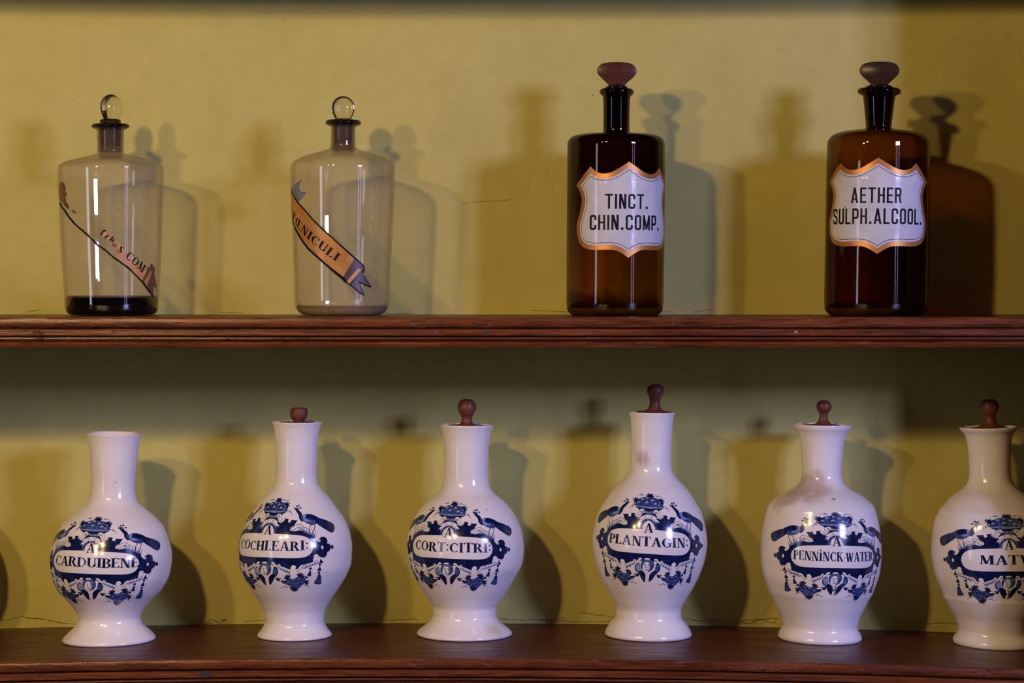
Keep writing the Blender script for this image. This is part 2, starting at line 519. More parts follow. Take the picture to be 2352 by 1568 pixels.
def shelf_mesh(ztop, bow, x0=-1.55, x1=0.64, marks=()):
    T = 0.0330   # thickness
    f = -SH_D
    prof = [(f + 0.0035, 0.0), (f + 0.0018, -0.0003), (f + 0.0006, -0.0012), (f, -0.0030), (f - 0.0002, -0.0080), (f + 0.0004, -0.0098), (f + 0.0012, -0.0108),
            (f + 0.0080, -0.0112), (f + 0.0080, -0.0127), (f + 0.0010, -0.0130), (f + 0.0003, -0.0138), (f + 0.0003, -0.0196), (f + 0.0010, -0.0202),
            (f + 0.0080, -0.0205), (f + 0.0080, -0.0219), (f + 0.0012, -0.0221), (f + 0.0010, -0.0238), (f + 0.0050, -0.0250), (f + 0.0082, -0.0265),
            (f + 0.0090, -0.0280), (f + 0.0080, -0.0297), (f + 0.0040, -0.0308), (f + 0.0022, -0.0322), (f + 0.0030, -T), (-0.0005, -T), (-0.0005, 0.0)]
    verts, faces, fm = [], [], []
    nx = 220; m = len(prof)
    for i in range(nx + 1):
        x = x0 + (x1 - x0) * i / nx
        for k, (y, z) in enumerate(prof):
            jag = 0.0
            if k in (2, 3, 22, 23, 6): jag = random.uniform(-0.00025, 0.00025)
            verts.append((x, y + jag, z - bow(x) + jag * 0.6))
    for i in range(nx):
        for k in range(m):
            a = i * m + k; b = i * m + (k + 1) % m
            faces.append((a, a + m, b + m, b)); fm.append(3 if k == m - 1 else 0)
    faces.append(tuple(range(m))); faces.append(tuple(reversed(range(nx * m, nx * m + m)))); fm += [0, 0]
    # worn spots and plugs on the front band
    for (px, py, r, mi) in marks:
        s = (D - SH_D) / F
        x = (px - W / 2) * s; z = ZC - (py - HOR) * s - ztop
        b = len(verts); n = 14
        for q in range(n):
            a = 2 * PI * q / n; rr = r * random.uniform(0.6, 1.15)
            verts.append((x + rr * math.cos(a) * 1.4, f - 0.00035 + 0.0003, z + rr * math.sin(a)))
        faces.append(tuple(range(b, b + n))); fm.append(mi)
    return verts, faces, fm


def add_shelf(name, ztop, bow, marks):
    v, f, fm = shelf_mesh(ztop, bow, marks=marks)
    o = link_mesh(name, v, f, [M['wood'], M['plug'], M['chip'], M['woodtop']], None, fm, True, auto=0.6)
    o.location = (0, 0, ztop)
    return o


s1 = add_shelf('wooden_shelf', Z_UP, lambda x: 0.0, [(1117, 763, 0.0022, 1), (1829, 762, 0.0016, 2)])
s1['label'] = 'upper red-brown wooden shelf with a moulded edge carrying the four glass bottles'
s1['category'] = 'shelf'; s1['group'] = 'moulded wooden shelves'
s2 = add_shelf('wooden_shelf', Z_LO, drop, [(472, 1547, 0.0042, 1), (1807, 1557, 0.0024, 1)])
s2['label'] = 'lower red-brown wooden shelf carrying the row of blue and white pottery bottles'
s2['category'] = 'shelf'; s2['group'] = 'moulded wooden shelves'
s3 = add_shelf('shelf_above_1', ZC + 0.374 + 0.033, lambda x: drop(x) * -0.6, [])  # unseen third shelf over the view, known by its shadow on the wall
s3['kind'] = 'structure'
# upright of the shelving on the right, just past the frame
b = [(0.641, -0.29), (0.69, -0.29), (0.69, 0.0), (0.641, 0.0)]
v = [(x, y, ZC - 1.1) for x, y in b] + [(x, y, ZC + 0.9) for x, y in b]
side = link_mesh('upright_right', v, [(3, 2, 1, 0), (4, 5, 6, 7), (0, 1, 5, 4), (1, 2, 6, 5), (2, 3, 7, 6), (3, 0, 4, 7)], M['wood'], None, None, False)
side['kind'] = 'structure'

# ------------------------------------------------------------------ 2D painting tools (shapes in a flat plane)


def subdivide(verts, tris, maxlen):
    verts = [tuple(v) for v in verts]
    for _ in range(7):
        marks = {}
        for t in tris:
            for i in range(3):
                a, b = t[i], t[(i + 1) % 3]
                k = (min(a, b), max(a, b))
                if k in marks: continue
                if math.dist(verts[a], verts[b]) > maxlen:
                    marks[k] = len(verts)
                    verts.append(((verts[a][0] + verts[b][0]) / 2, (verts[a][1] + verts[b][1]) / 2))
                else: marks[k] = None
        if not any(v is not None for v in marks.values()): break
        out = []
        for t in tris:
            m = [marks[(min(t[i], t[(i + 1) % 3]), max(t[i], t[(i + 1) % 3]))] for i in range(3)]
            k = sum(x is not None for x in m)
            a, b, c = t
            if k == 0: out.append(t)
            elif k == 3: out += [(a, m[0], m[2]), (m[0], b, m[1]), (m[2], m[1], c), (m[0], m[1], m[2])]
            else:
                while not (m[0] is not None and (k == 1 or m[1] is not None)):
                    a, b, c = b, c, a; m = m[1:] + m[:1]
                if k == 1: out += [(a, m[0], c), (m[0], b, c)]
                else: out += [(m[0], b, m[1]), (a, m[0], m[1]), (a, m[1], c)]
        tris = out
    return verts, tris


def S_poly(pts, smooth=0):
    if smooth: pts = smooth_poly(pts, True, smooth)
    tris = tessellate_polygon([[Vector((p[0], p[1], 0)) for p in pts]])
    return list(pts), [tuple(t) for t in tris]


def S_stroke(pts, w, smooth=3, taper=False, widths=None, cap=True):
    if smooth and len(pts) > 2: pts = smooth_poly(pts, False, smooth)
    n = len(pts); V = []; T = []
    for i, p in enumerate(pts):
        a = pts[max(i - 1, 0)]; b = pts[min(i + 1, n - 1)]
        dx, dy = b[0] - a[0], b[1] - a[1]; L = math.hypot(dx, dy) or 1
        t = i / (n - 1)
        ww = w
        if widths: ww = widths[0] + (widths[1] - widths[0]) * t
        if taper: ww = w * (0.25 + 0.75 * math.sin(PI * min(1, max(0, t * 0.9 + 0.1))))
        V += [(p[0] - dy / L * ww / 2, p[1] + dx / L * ww / 2), (p[0] + dy / L * ww / 2, p[1] - dx / L * ww / 2)]
        if i: k = 2 * i; T += [(k - 2, k - 1, k + 1), (k - 2, k + 1, k)]
    return V, T


def S_ell(cx, cy, rx, ry=None, rot=0, n=14):
    ry = ry or rx; c, s = math.cos(math.radians(rot)), math.sin(math.radians(rot))
    V = [(cx, cy)]
    for i in range(n):
        a = 2 * PI * i / n; x, y = rx * math.cos(a), ry * math.sin(a)
        V.append((cx + x * c - y * s, cy + x * s + y * c))
    return V, [(0, 1 + i, 1 + (i + 1) % n) for i in range(n)]


# ------------------------------------------------------------------ letters, as shapes in a unit-high box
TK, TN, SF = 0.205, 0.075, 0.055


def arcpts(cx, cy, rx, ry, a0, a1, n=16):
    return [(cx + rx * math.cos(math.radians(a0 + (a1 - a0) * i / n)), cy + ry * math.sin(math.radians(a0 + (a1 - a0) * i / n))) for i in range(n + 1)]


def warc(cx, cy, rx, ry, a0, a1, tk=TK, tn=TN, n=18):
    """arc whose stroke is thick at the sides and thin at top and bottom"""
    V, T = [], []
    for i in range(n + 1):
        a = math.radians(a0 + (a1 - a0) * i / n); w = tn + (tk - tn) * abs(math.cos(a)) ** 1.3
        ox, oy = math.cos(a), math.sin(a)
        V += [(cx + rx * ox + ox * w / 2, cy + ry * oy + oy * tn / 2), (cx + rx * ox - ox * w / 2, cy + ry * oy - oy * tn / 2)]
        if i: k = 2 * i; T += [(k - 2, k - 1, k + 1), (k - 2, k + 1, k)]
    return V, T


def bar(x0, y0, x1, y1, w): return S_stroke([(x0, y0), (x1, y1)], w, 0)


def hbar(x0, x1, y, w=SF): return S_poly([(x0, y - w / 2), (x1, y - w / 2), (x1, y + w / 2), (x0, y + w / 2)])


def slant(x0, y0, x1, y1, w):  # a slanted stem cut level at both ends
    return S_poly([(x0 - w / 2, y0), (x0 + w / 2, y0), (x1 + w / 2, y1), (x1 - w / 2, y1)])


def stem(x, w=TK, y0=0.0, y1=1.0, s=0.09, top=True, bot=True):
    r = [slant(x, y0, x, y1, w)]
    if bot: r.append(hbar(x - w / 2 - s, x + w / 2 + s, y0 + SF / 2))
    if top: r.append(hbar(x - w / 2 - s, x + w / 2 + s, y1 - SF / 2))
    return r


def beak(x, y, h, w=0.05): return S_poly([(x - w, y), (x + w * 0.4, y), (x, y - h)] if h > 0 else [(x - w, y), (x, y - h), (x + w * 0.4, y)])


def serif(ch):
    if ch == 'A': return [slant(0.12, 0.02, 0.40, 1.0, TN), slant(0.68, 0.02, 0.42, 1.0, TK), hbar(0.2, 0.6, 0.34, TN * 0.9), hbar(0.0, 0.26, SF / 2), hbar(0.50, 0.84, SF / 2)], 0.84
    if ch == 'B': return stem(0.17) + [warc(0.3, 0.75, 0.24, 0.225, -90, 90), warc(0.3, 0.27, 0.28, 0.245, -90, 90)], 0.68
    if ch == 'C': return [warc(0.42, 0.5, 0.31, 0.47, 42, 318), S_poly([(0.60, 0.86), (0.70, 0.93), (0.70, 0.62), (0.66, 0.72)])], 0.74
    if ch == 'D': return stem(0.17) + [warc(0.26, 0.5, 0.42, 0.465, -90, 90)], 0.82
    if ch == 'E': return stem(0.17) + [hbar(0.2, 0.60, 1 - SF / 2), hbar(0.2, 0.62, SF / 2), hbar(0.2, 0.46, 0.52), S_poly([(0.52, 0.97), (0.62, 0.99), (0.60, 0.74)]), S_poly([(0.5, 0.03), (0.64, 0.01), (0.64, 0.28)]), S_poly([(0.42, 0.52), (0.48, 0.64), (0.48, 0.40)])], 0.68
    if ch == 'F': return stem(0.17) + [hbar(0.2, 0.60, 1 - SF / 2), hbar(0.2, 0.46, 0.52), S_poly([(0.52, 0.97), (0.62, 0.99), (0.60, 0.72)]), S_poly([(0.42, 0.52), (0.48, 0.64), (0.48, 0.40)])], 0.64
    if ch == 'G': return [warc(0.42, 0.5, 0.31, 0.47, 45, 318), S_poly([(0.60, 0.86), (0.70, 0.93), (0.70, 0.66), (0.66, 0.74)]), slant(0.68, 0.08, 0.68, 0.46, TK * 0.8), hbar(0.52, 0.84, 0.46)], 0.84
    if ch == 'H': return stem(0.17) + stem(0.66) + [hbar(0.2, 0.6, 0.52, TN)], 0.83
    if ch == 'I': return stem(0.19), 0.38
    if ch == 'i': return stem(0.19, y1=0.92) + [S_ell(0.19, 1.16, 0.075, 0.10)], 0.38
    if ch == 'K': return stem(0.17) + [slant(0.24, 0.42, 0.60, 1.0, TN), slant(0.66, 0.0, 0.38, 0.58, TK), hbar(0.50, 0.74, 1 - SF / 2), hbar(0.54, 0.84, SF / 2)], 0.82
    if ch == 'L': return stem(0.17) + [hbar(0.2, 0.58, SF / 2), S_poly([(0.44, 0.03), (0.60, 0.01), (0.60, 0.30)])], 0.62
    if ch == 'M': return [slant(0.12, 0.0, 0.16, 1.0, TN), hbar(0.02, 0.24, SF / 2), slant(0.46, 0.05, 0.18, 1.0, TK), slant(0.46, 0.05, 0.74, 1.0, TN)] + stem(0.80) + [hbar(0.04, 0.2, 1 - SF / 2)], 0.98
    if ch == 'N': return [slant(0.14, 0.0, 0.14, 1.0, TN), hbar(0.02, 0.28, SF / 2), slant(0.64, 0.0, 0.20, 1.0, TK), slant(0.68, 0.0, 0.68, 1.0, TN), hbar(0.54, 0.82, 1 - SF / 2), hbar(0.02, 0.2, 1 - SF / 2)], 0.82
    if ch == 'O': return [warc(0.40, 0.5, 0.29, 0.47, 0, 360, n=28)], 0.80
    if ch == 'P': return stem(0.17) + [warc(0.3, 0.72, 0.25, 0.25, -90, 90)], 0.62
    if ch == 'R': return stem(0.17) + [warc(0.3, 0.74, 0.25, 0.235, -90, 90), slant(0.68, 0.0, 0.40, 0.54, TK), hbar(0.54, 0.84, SF / 2)], 0.82
    if ch == 'S': return [warc(0.3, 0.74, 0.18, 0.22, 30, 270), warc(0.3, 0.27, 0.21, 0.24, -150, 90), S_stroke([(0.16, 0.66), (0.30, 0.5), (0.46, 0.36)], TK, 3)], 0.60
    if ch == 'T': return stem(0.36, s=0.1, top=False) + [hbar(0.02, 0.70, 1 - SF / 2, 0.06), S_poly([(0.0, 1.0), (0.10, 0.98), (0.03, 0.70)]), S_poly([(0.62, 0.98), (0.72, 1.0), (0.70, 0.70)])], 0.72
    if ch == 'U': return [slant(0.17, 0.3, 0.17, 1.0, TK), hbar(0.0, 0.34, 1 - SF / 2), slant(0.64, 0.3, 0.64, 1.0, TN), hbar(0.54, 0.76, 1 - SF / 2), warc(0.405, 0.32, 0.235, 0.285, 180, 360, tn=0.08)], 0.78
    if ch == 'V': return [slant(0.42, 0.0, 0.16, 1.0, TK), slant(0.42, 0.0, 0.70, 1.0, TN), hbar(0.0, 0.32, 1 - SF / 2), hbar(0.58, 0.82, 1 - SF / 2)], 0.82
    if ch == 'W': return [slant(0.34, 0.0, 0.14, 1.0, TK), slant(0.36, 0.0, 0.54, 1.0, TN), slant(0.72, 0.0, 0.50, 1.0, TK), slant(0.74, 0.0, 0.94, 1.0, TN), hbar(0.0, 0.28, 1 - SF / 2), hbar(0.84, 1.04, 1 - SF / 2)], 1.04
    if ch == 'Œ': return [warc(0.36, 0.5, 0.27, 0.47, 60, 300), slant(0.54, 0.0, 0.54, 1.0, TK), hbar(0.4, 0.92, 1 - SF / 2), hbar(0.4, 0.94, SF / 2), hbar(0.55, 0.8, 0.52), S_poly([(0.84, 0.97), (0.94, 0.99), (0.92, 0.74)]), S_poly([(0.82, 0.03), (0.96, 0.01), (0.96, 0.28)])], 0.98
    if ch == ':': return [S_ell(0.14, 0.74, 0.075, 0.085), S_ell(0.14, 0.24, 0.075, 0.085)], 0.28
    if ch == '-': return [S_ell(0.10, 0.42, 0.07, 0.07)], 0.2
    if ch == '.': return [S_ell(0.12, 0.08, 0.08, 0.08)], 0.24
    return [], 0.3


def sans(ch):
    w = 0.132; h = w / 2; e = 0.46

    def P(pts, ww=w):   # rounded-square polyline made of overlapping bars
        out = []
        for i in range(len(pts) - 1): out.append(bar(*pts[i], *pts[i + 1], ww))
        for p in pts[1:-1]: out.append(S_ell(p[0], p[1], ww / 2, n=10))
        return out
    c = 0.07
    if ch == 'T': return [slant(0.25, 0, 0.25, 1, w), hbar(0, 0.5, 1 - h * 0.9, w * 0.9)], 0.5
    if ch == 'I': return [slant(h, 0, h, 1, w)], w
    if ch == 'N': return [slant(h, 0, h, 1, w), slant(e - h, 0, e - h, 1, w), slant(e - h - 0.02, 0, h + 0.02, 1, w * 1.15)], e
    if ch == 'H': return [slant(h, 0, h, 1, w), slant(e - h, 0, e - h, 1, w), hbar(h, e - h, 0.5, w * 0.85)], e
    if ch == 'C': return P([(e - h, 0.66), (e - h, 1 - h - c), (e - h - c, 1 - h), (h + c, 1 - h), (h, 1 - h - c), (h, h + c), (h + c, h), (e - h - c, h), (e - h, h + c), (e - h, 0.34)]), e
    if ch == 'O': return P([(e / 2, 1 - h), (h + c, 1 - h), (h, 1 - h - c), (h, h + c), (h + c, h), (e - h - c, h), (e - h, h + c), (e - h, 1 - h - c), (e - h - c, 1 - h), (e / 2, 1 - h)]), e
    if ch == 'U': return [slant(h, 0.14, h, 1, w), slant(e - h, 0.14, e - h, 1, w)] + P([(h, 0.2), (h, h + c), (h + c, h), (e - h - c, h), (e - h, h + c), (e - h, 0.2)]), e
    if ch == 'M': return [slant(h, 0, h, 1, w), slant(0.56 - h, 0, 0.56 - h, 1, w), slant(0.28, 0.05, h, 1, w * 0.9), slant(0.28, 0.05, 0.56 - h, 1, w * 0.9)], 0.56
    if ch == 'P': return [slant(h, 0, h, 1, w)] + P([(h, 1 - h), (e - h - c, 1 - h), (e - h, 1 - h - c), (e - h, 0.46), (e - h - c, 0.40), (h, 0.40)]), e
    if ch == 'R': return [slant(h, 0, h, 1, w)] + P([(h, 1 - h), (e - h - c, 1 - h), (e - h, 1 - h - c), (e - h, 0.58), (e - h - c, 0.50), (h, 0.50)]) + [slant(e - h * 0.8, 0, e - h - 0.08, 0.5, w)], e
    if ch == 'E': return [slant(h, 0, h, 1, w), hbar(h, 0.42, 1 - h * 0.9, w * 0.9), hbar(h, 0.42, h * 0.9, w * 0.9), hbar(h, 0.38, 0.5, w * 0.85)], 0.42
    if ch == 'L': return [slant(h, 0, h, 1, w), hbar(h, 0.42, h * 0.9, w * 0.9)], 0.42
    if ch == 'A': return [slant(h, 0, 0.26, 1, w), slant(0.52 - h, 0, 0.26, 1, w), hbar(0.12, 0.40, 0.26, w * 0.8)], 0.52
    if ch == 'S': return P([(e - h, 0.72), (e - h, 1 - h - c), (e - h - c, 1 - h), (h + c, 1 - h), (h, 1 - h - c), (h, 0.66), (h + 0.04, 0.58), (e - h - 0.04, 0.44), (e - h, 0.36), (e - h, h + c), (e - h - c, h), (h + c, h), (h, h + c), (h, 0.28)]), e
    if ch == '.': return [S_poly([(0.02, 0), (0.17, 0), (0.17, 0.17), (0.02, 0.17)])], 0.19
    return [], 0.2


def text_shapes(txt, font, x0, x1, y0, hgt, gap=0.10, jitter=0.0, rot=0.0, org=None):
    """letters laid from x0 to x1 on a base line y0, as (verts, tris) in the same flat unit as the arguments"""
    gl = [font(c) for c in txt]
    tot = sum(w for _, w in gl) + gap * (len(gl) - 1)
    k = (x1 - x0) / tot; x = x0; out = []
    for shapes, w in gl:
        dy = random.uniform(-jitter, jitter) * hgt; hs = hgt * (1 + random.uniform(-jitter, jitter))
        for V, T in shapes:
            out.append(([(x + vx * k, y0 + dy + vy * hs) for vx, vy in V], T))
        x += (w + gap) * k
    if rot:
        c, s = math.cos(rot), math.sin(rot)
        out = [([(org[0] + (vx - org[0]) * c - (vy - org[1]) * s, org[1] + (vx - org[0]) * s + (vy - org[1]) * c) for vx, vy in V], T) for V, T in out]
    return out


class Paint:
    """collects painted patches that lie on a vessel's surface"""
    def __init__(self, ves, base_off=0.00007, step=0.000025):
        self.v = ves; self.verts = []; self.faces = []; self.fm = []; self.b = base_off; self.st = step

    def add(self, V, T, mi, layer, conv):
        off = self.b + self.st * layer
        n = len(self.verts)
        pts = [conv(p) for p in V]
        P3 = [self.v.surf(th, z, off) for th, z in pts]
        self.verts += P3
        for (a, b, c) in T:
            A, B, C = (Vector(P3[i]) for i in (a, b, c))
            nn = (B - A).cross(C - A)
            if nn.length < 1e-12: continue
            cen = (A + B + C) / 3
            if nn.x * cen.x + nn.y * cen.y < 0: a, b, c = a, c, b
            self.faces.append((n + a, n + b, n + c)); self.fm.append(mi)


# ------------------------------------------------------------------ the blue painted cartouche
# traced in pixels of an enlargement of the CORT:CITRI bottle: (x, y) -> photo pixel
def cz(p): return (920 + p[0] / 6.273, 1130 + p[1] / 6.273)


NV, MD, PL, WH = 1, 2, 3, 0     # material slots: navy, wash, thin wash, white glaze
design = []                     # (shape, material, layer, mode) mode: 'r' as traced, 'm' traced and mirrored, 's' symmetric half


def ds(shape, mi, layer, mode='m'): design.append((shape, mi, layer, mode))


def half(pts):  # right half of a symmetric outline
    ds(('half', pts), 0, 0, 's')


# frame of the cartouche (right half, from the axis at the top to the axis at the bottom)
FRAME = [(735, 398), (800, 400), (830, 470), (850, 480), (880, 487), (905, 470), (922, 440), (905, 425), (975, 433), (972, 458), (985, 478), (1005, 472), (1015, 448), (1105, 456), (1085, 485),
         (1062, 528), (1015, 552), (1010, 590), (1060, 606), (1130, 592), (1180, 600), (1270, 645), (1345, 690), (1362, 728), (1392, 748), (1415, 735), (1400, 712),
         (1425, 688), (1458, 682), (1492, 700), (1506, 740), (1500, 776), (1530, 780), (1543, 815), (1540, 850), (1520, 885), (1498, 898), (1492, 940), (1462, 970), (1420, 962),
         (1398, 948), (1395, 925), (1370, 925), (1340, 950), (1320, 990), (1322, 1020), (1230, 1062), (1150, 1112), (1100, 1132), (1085, 1122), (1100, 1090), (1080, 1070), (1050, 1070),
         (1030, 1090), (1020, 1130), (870, 1105), (790, 1060), (670, 1050)]
OVAL = [(692, 622), (900, 640), (1100, 655), (1200, 672), (1268, 705), (1310, 755), (1325, 810), (1318, 865), (1285, 920), (1225, 955), (1120, 970), (900, 966), (678, 955)]


def st(pts, w, mi, layer, mode='m', **k): ds(S_stroke(pts, w, **k), mi, layer, mode)
def el(cx, cy, rx, ry, rot, mi, layer, mode='m', n=14): ds(S_ell(cx, cy, rx, ry, rot, n), mi, layer, mode)
def po(pts, mi, layer, mode='m', smooth=0): ds(S_poly(pts, smooth), mi, layer, mode)


def scroll(pts, w, layer, curl=None):
    st(pts, w, NV, layer); st(pts, w * 0.68, WH, layer + 1)
    if curl:
        cx, cy, r = curl
        el(cx, cy, r, r, 0, NV, layer + 2); el(cx, cy, r * 0.72, r * 0.72, 0, WH, layer + 3)
        el(cx + r * 0.1, cy, r * 0.30, r * 0.30, 0, NV, layer + 4)


def banded(pts, layer, nb=4):
    """little ribbed roll: quad p0 p1 (upper edge) p2 p3 (lower edge)"""
    a, b_, c, d = pts
    g = 5
    cx = sum(p[0] for p in pts) / 4; cy = sum(p[1] for p in pts) / 4
    out = [(cx + (p[0] - cx) * 1.05, cy + (p[1] - cy) * 1.16) for p in pts]
    po(out, NV, layer); po(pts, WH, layer + 1)
    lo = [tuple(a[i] + (d[i] - a[i]) * 0.55 for i in (0, 1)), tuple(b_[i] + (c[i] - b_[i]) * 0.55 for i in (0, 1)), c, d]
    po(lo, PL, layer + 2)
    for k in range(1, nb + 1):
        t = k / (nb + 1)
        st([tuple(a[i] + (b_[i] - a[i]) * t for i in (0, 1)), tuple(d[i] + (c[i] - d[i]) * t for i in (0, 1))], 6, NV, layer + 3, smooth=0)


def petal(x, y, ang, ln, wd, mi=NV, layer=5, mode='m'):
    c, s = math.cos(math.radians(ang)), math.sin(math.radians(ang))
    el(x + c * ln / 2, y + s * ln / 2, ln / 2, wd / 2, ang, mi, layer, mode, n=10)


# scrolls beside the basket stand
st([(792, 408), (800, 378), (828, 370), (850, 390), (850, 425), (866, 452), (896, 470)], 34, NV, 3)
st([(792, 408), (800, 378), (828, 370), (850, 390), (850, 425), (866, 452), (890, 466)], 24, WH, 4)
el(815, 396, 14, 14, 0, NV, 5); el(815, 396, 8, 8, 0, WH, 6)
# notch roundels between the merlons
el(990, 462, 22, 22, 0, WH, 3)
# upper ribbed roll and scroll
banded([(1170, 540), (1355, 612), (1345, 680), (1160, 590)], 3, 4)
scroll([(1012, 580), (1050, 572), (1090, 540), (1135, 526), (1168, 545), (1166, 575)], 42, 7, (1145, 568, 24))
# rosette
el(1560, 826, 18, 30, 0, NV, 2); el(1440, 828, 14, 26, 0, WH, 3)
el(1400, 733, 22, 22, 0, WH, 2); st([(1392, 745), (1412, 738), (1412, 718), (1396, 718)], 7, NV, 3)
el(1362, 948, 34, 28, -30, WH, 2); st([(1370, 925), (1392, 925), (1395, 945), (1380, 950)], 7, NV, 3)
# lower ribbed rolls and scrolls
banded([(1190, 1065), (1368, 1012), (1388, 1046), (1212, 1108)], 3, 4)
scroll([(1100, 1134), (1135, 1124), (1160, 1085), (1195, 1072), (1215, 1092)], 34, 7, (1195, 1098, 20))
banded([(880, 1068), (1028, 1130), (1002, 1174), (862, 1112)], 3, 3)
scroll([(764, 1040), (790, 1032), (815, 1062), (850, 1085), (878, 1070), (868, 1050)], 34, 7, (858, 1062, 18))
el(1066, 1096, 32, 30, 0, WH, 2)
# peacock
st([(1075, 305), (1100, 335), (1135, 372), (1150, 420), (1190, 455)], 40, NV, 3, widths=(34, 62))
el(1078, 305, 26, 22, 40, NV, 3); po([(1026, 268), (1064, 288), (1056, 306)], NV, 3)
st([(1030, 296), (1062, 308)], 6, NV, 3, smooth=0); el(1082, 300, 7, 6, 0, PL, 5)
for (x, y) in ((1070, 262), (1100, 254), (1132, 288)):
    st([(1090, 300), (x, y)], 5, NV, 3, smooth=0); el(x, y, 14, 11, 30, NV, 4)
po([(1140, 400), (1180, 385), (1240, 368), (1320, 385), (1400, 430), (1400, 470), (1350, 515), (1300, 520), (1240, 500), (1175, 455)], MD, 4, smooth=3)
po([(1180, 395), (1215, 385), (1210, 425), (1250, 450), (1300, 470), (1240, 480), (1190, 450)], PL, 5, smooth=3)
po([(1215, 425), (1240, 372), (1320, 388), (1400, 432), (1440, 450), (1400, 462), (1330, 455), (1280, 440)], NV, 6, smooth=2)
po([(1365, 430), (1440, 440), (1560, 492), (1596, 545), (1592, 605), (1556, 630), (1480, 582), (1400, 528), (1352, 480)], NV, 5, smooth=2)
for i in range(6):
    for j in range(3):
        el(1408 + i * 30 + j * 2, 470 + i * 17 + j * 24 - (3 - min(i, 3)) * 2, 9, 7, 30, MD, 7)
st([(1300, 515), (1275, 560), (1270, 632)], 7, NV, 13); st([(1345, 505), (1340, 560), (1322, 640)], 7, NV, 13)
# fruit bowl
ds(('half', [(790, 200), (850, 195), (905, 225), (940, 265), (938, 318), (735, 330)]), MD, 2, 's')
ds(('half', [(735, 316), (942, 318), (925, 340), (880, 362), (858, 380), (735, 384)]), NV, 3, 's')
ds(('half', [(735, 318), (936, 322), (910, 340), (735, 345)]), PL, 4, 's')
for i in range(11): st([(560 + i * 36, 314 + i * 1.5), (570 + i * 32, 336 + i * 0.8)], 5, NV, 5, 'r', smooth=0)
ds(('half', [(728, 386), (784, 390), (790, 412), (725, 410)]), PL, 4, 's')
ds(('half', [(728, 384), (800, 388), (800, 394), (728, 391)]), NV, 5, 's')
for i in range(5): el(660 + i * 28, 402, 7, 5, 0, NV, 6, 'r')
for (x, y, r) in ((602, 268, 36), (716, 268, 38), (832, 286, 40), (672, 222, 32), (798, 236, 36), (905, 262, 30), (560, 280, 22), (740, 205, 28), (880, 300, 22)):
    el(x, y, r, r * 0.86, 0, NV, 3, 'r'); el(x, y, r * 0.86, r * 0.74, 0, MD, 4, 'r')
    po([(x - r * .62, y + r * .3), (x - r * .5, y - r * .35), (x, y - r * .6), (x + r * .5, y - r * .3), (x + r * .4, y + r * .05), (x + r * .05, y - r * .25), (x - r * .3, y + r * .0)], PL, 5, 'r', 2)
    st([(x - r * 0.40, y + r * 0.12), (x - r * 0.2, y - r * 0.34), (x + r * 0.18, y - r * 0.36), (x + r * .28, y)], 6, WH, 6, 'r')
el(785, 172, 36, 26, 0, MD, 3, 'r')
for a, l in ((-172, 60), (-140, 54), (-110, 56), (-75, 52), (-42, 66), (-8, 58), (30, 50), (155, 50)): petal(780, 182, a, l, 19, NV, 4, 'r')
for a, l in ((-140, 52), (-100, 50), (-62, 56), (-25, 62), (8, 60), (40, 56), (75, 48)): petal(908, 240, a, l * 0.95, 17, NV, 8, 'r')
for a, l in ((-175, 60), (-145, 58), (-115, 56), (-80, 50), (155, 58), (125, 50), (-40, 44)): petal(598, 240, a, l, 17, NV, 8, 'r')
st([(632, 158), (670, 165), (690, 150), (670, 148), (672, 162), (710, 160)], 5, NV, 4, 'r'); st([(838, 165), (880, 160), (870, 180), (862, 172), (900, 172), (945, 182)], 5, NV, 4, 'r')
st([(940, 320), (975, 312), (985, 335), (965, 340), (968, 325), (1000, 345), (1010, 378)], 5, NV, 4, 'm')
# mask with beard over the letter
po([(690, 425), (650, 432), (615, 450), (560, 490), (600, 482), (560, 520), (548, 536), (590, 522), (575, 560), (610, 530), (690, 500), (780, 530), (800, 560), (800, 522), (850, 535), (830, 505), (800, 480), (830, 478), (780, 440), (740, 428)], WH, 5, 'r')
ds(('half', [(695, 482), (740, 490), (785, 520), (810, 560), (815, 628), (690, 632)]), MD, 6, 's')
ds(('half', [(692, 500), (725, 512), (760, 545), (782, 590), (790, 634), (690, 640)]), WH, 7, 's')
st([(640, 448), (660, 440), (680, 448)], 6, NV, 7, 'r'); st([(722, 450), (745, 442), (768, 452)], 6, NV, 7, 'r')
st([(645, 460), (675, 460)], 5, NV, 7, 'r', smooth=0); st([(725, 464), (758, 464)], 5, NV, 7, 'r', smooth=0)
st([(640, 492), (665, 482), (690, 490), (715, 482), (750, 490)], 8, PL, 7, 'r'); st([(700, 455), (695, 475), (705, 480)], 4, PL, 7, 'r')
for (x0, y0, x1, y1) in ((640, 500, 575, 545), (650, 510, 600, 580), (745, 500, 815, 545), (750, 512, 802, 580), (655, 475, 590, 505), (735, 478, 800, 505)): st([(x0, y0), ((x0 + x1) / 2, (y0 + y1) / 2 - 8), (x1, y1)], 6, PL, 6, 'r')
st([(604, 628), (612, 570), (640, 525), (690, 500), (742, 525), (772, 575), (784, 632)], 6, NV, 9, 'r')
st([(592, 626), (600, 560), (628, 508), (690, 482), (752, 508), (790, 562), (800, 632)], 6, NV, 9, 'r')
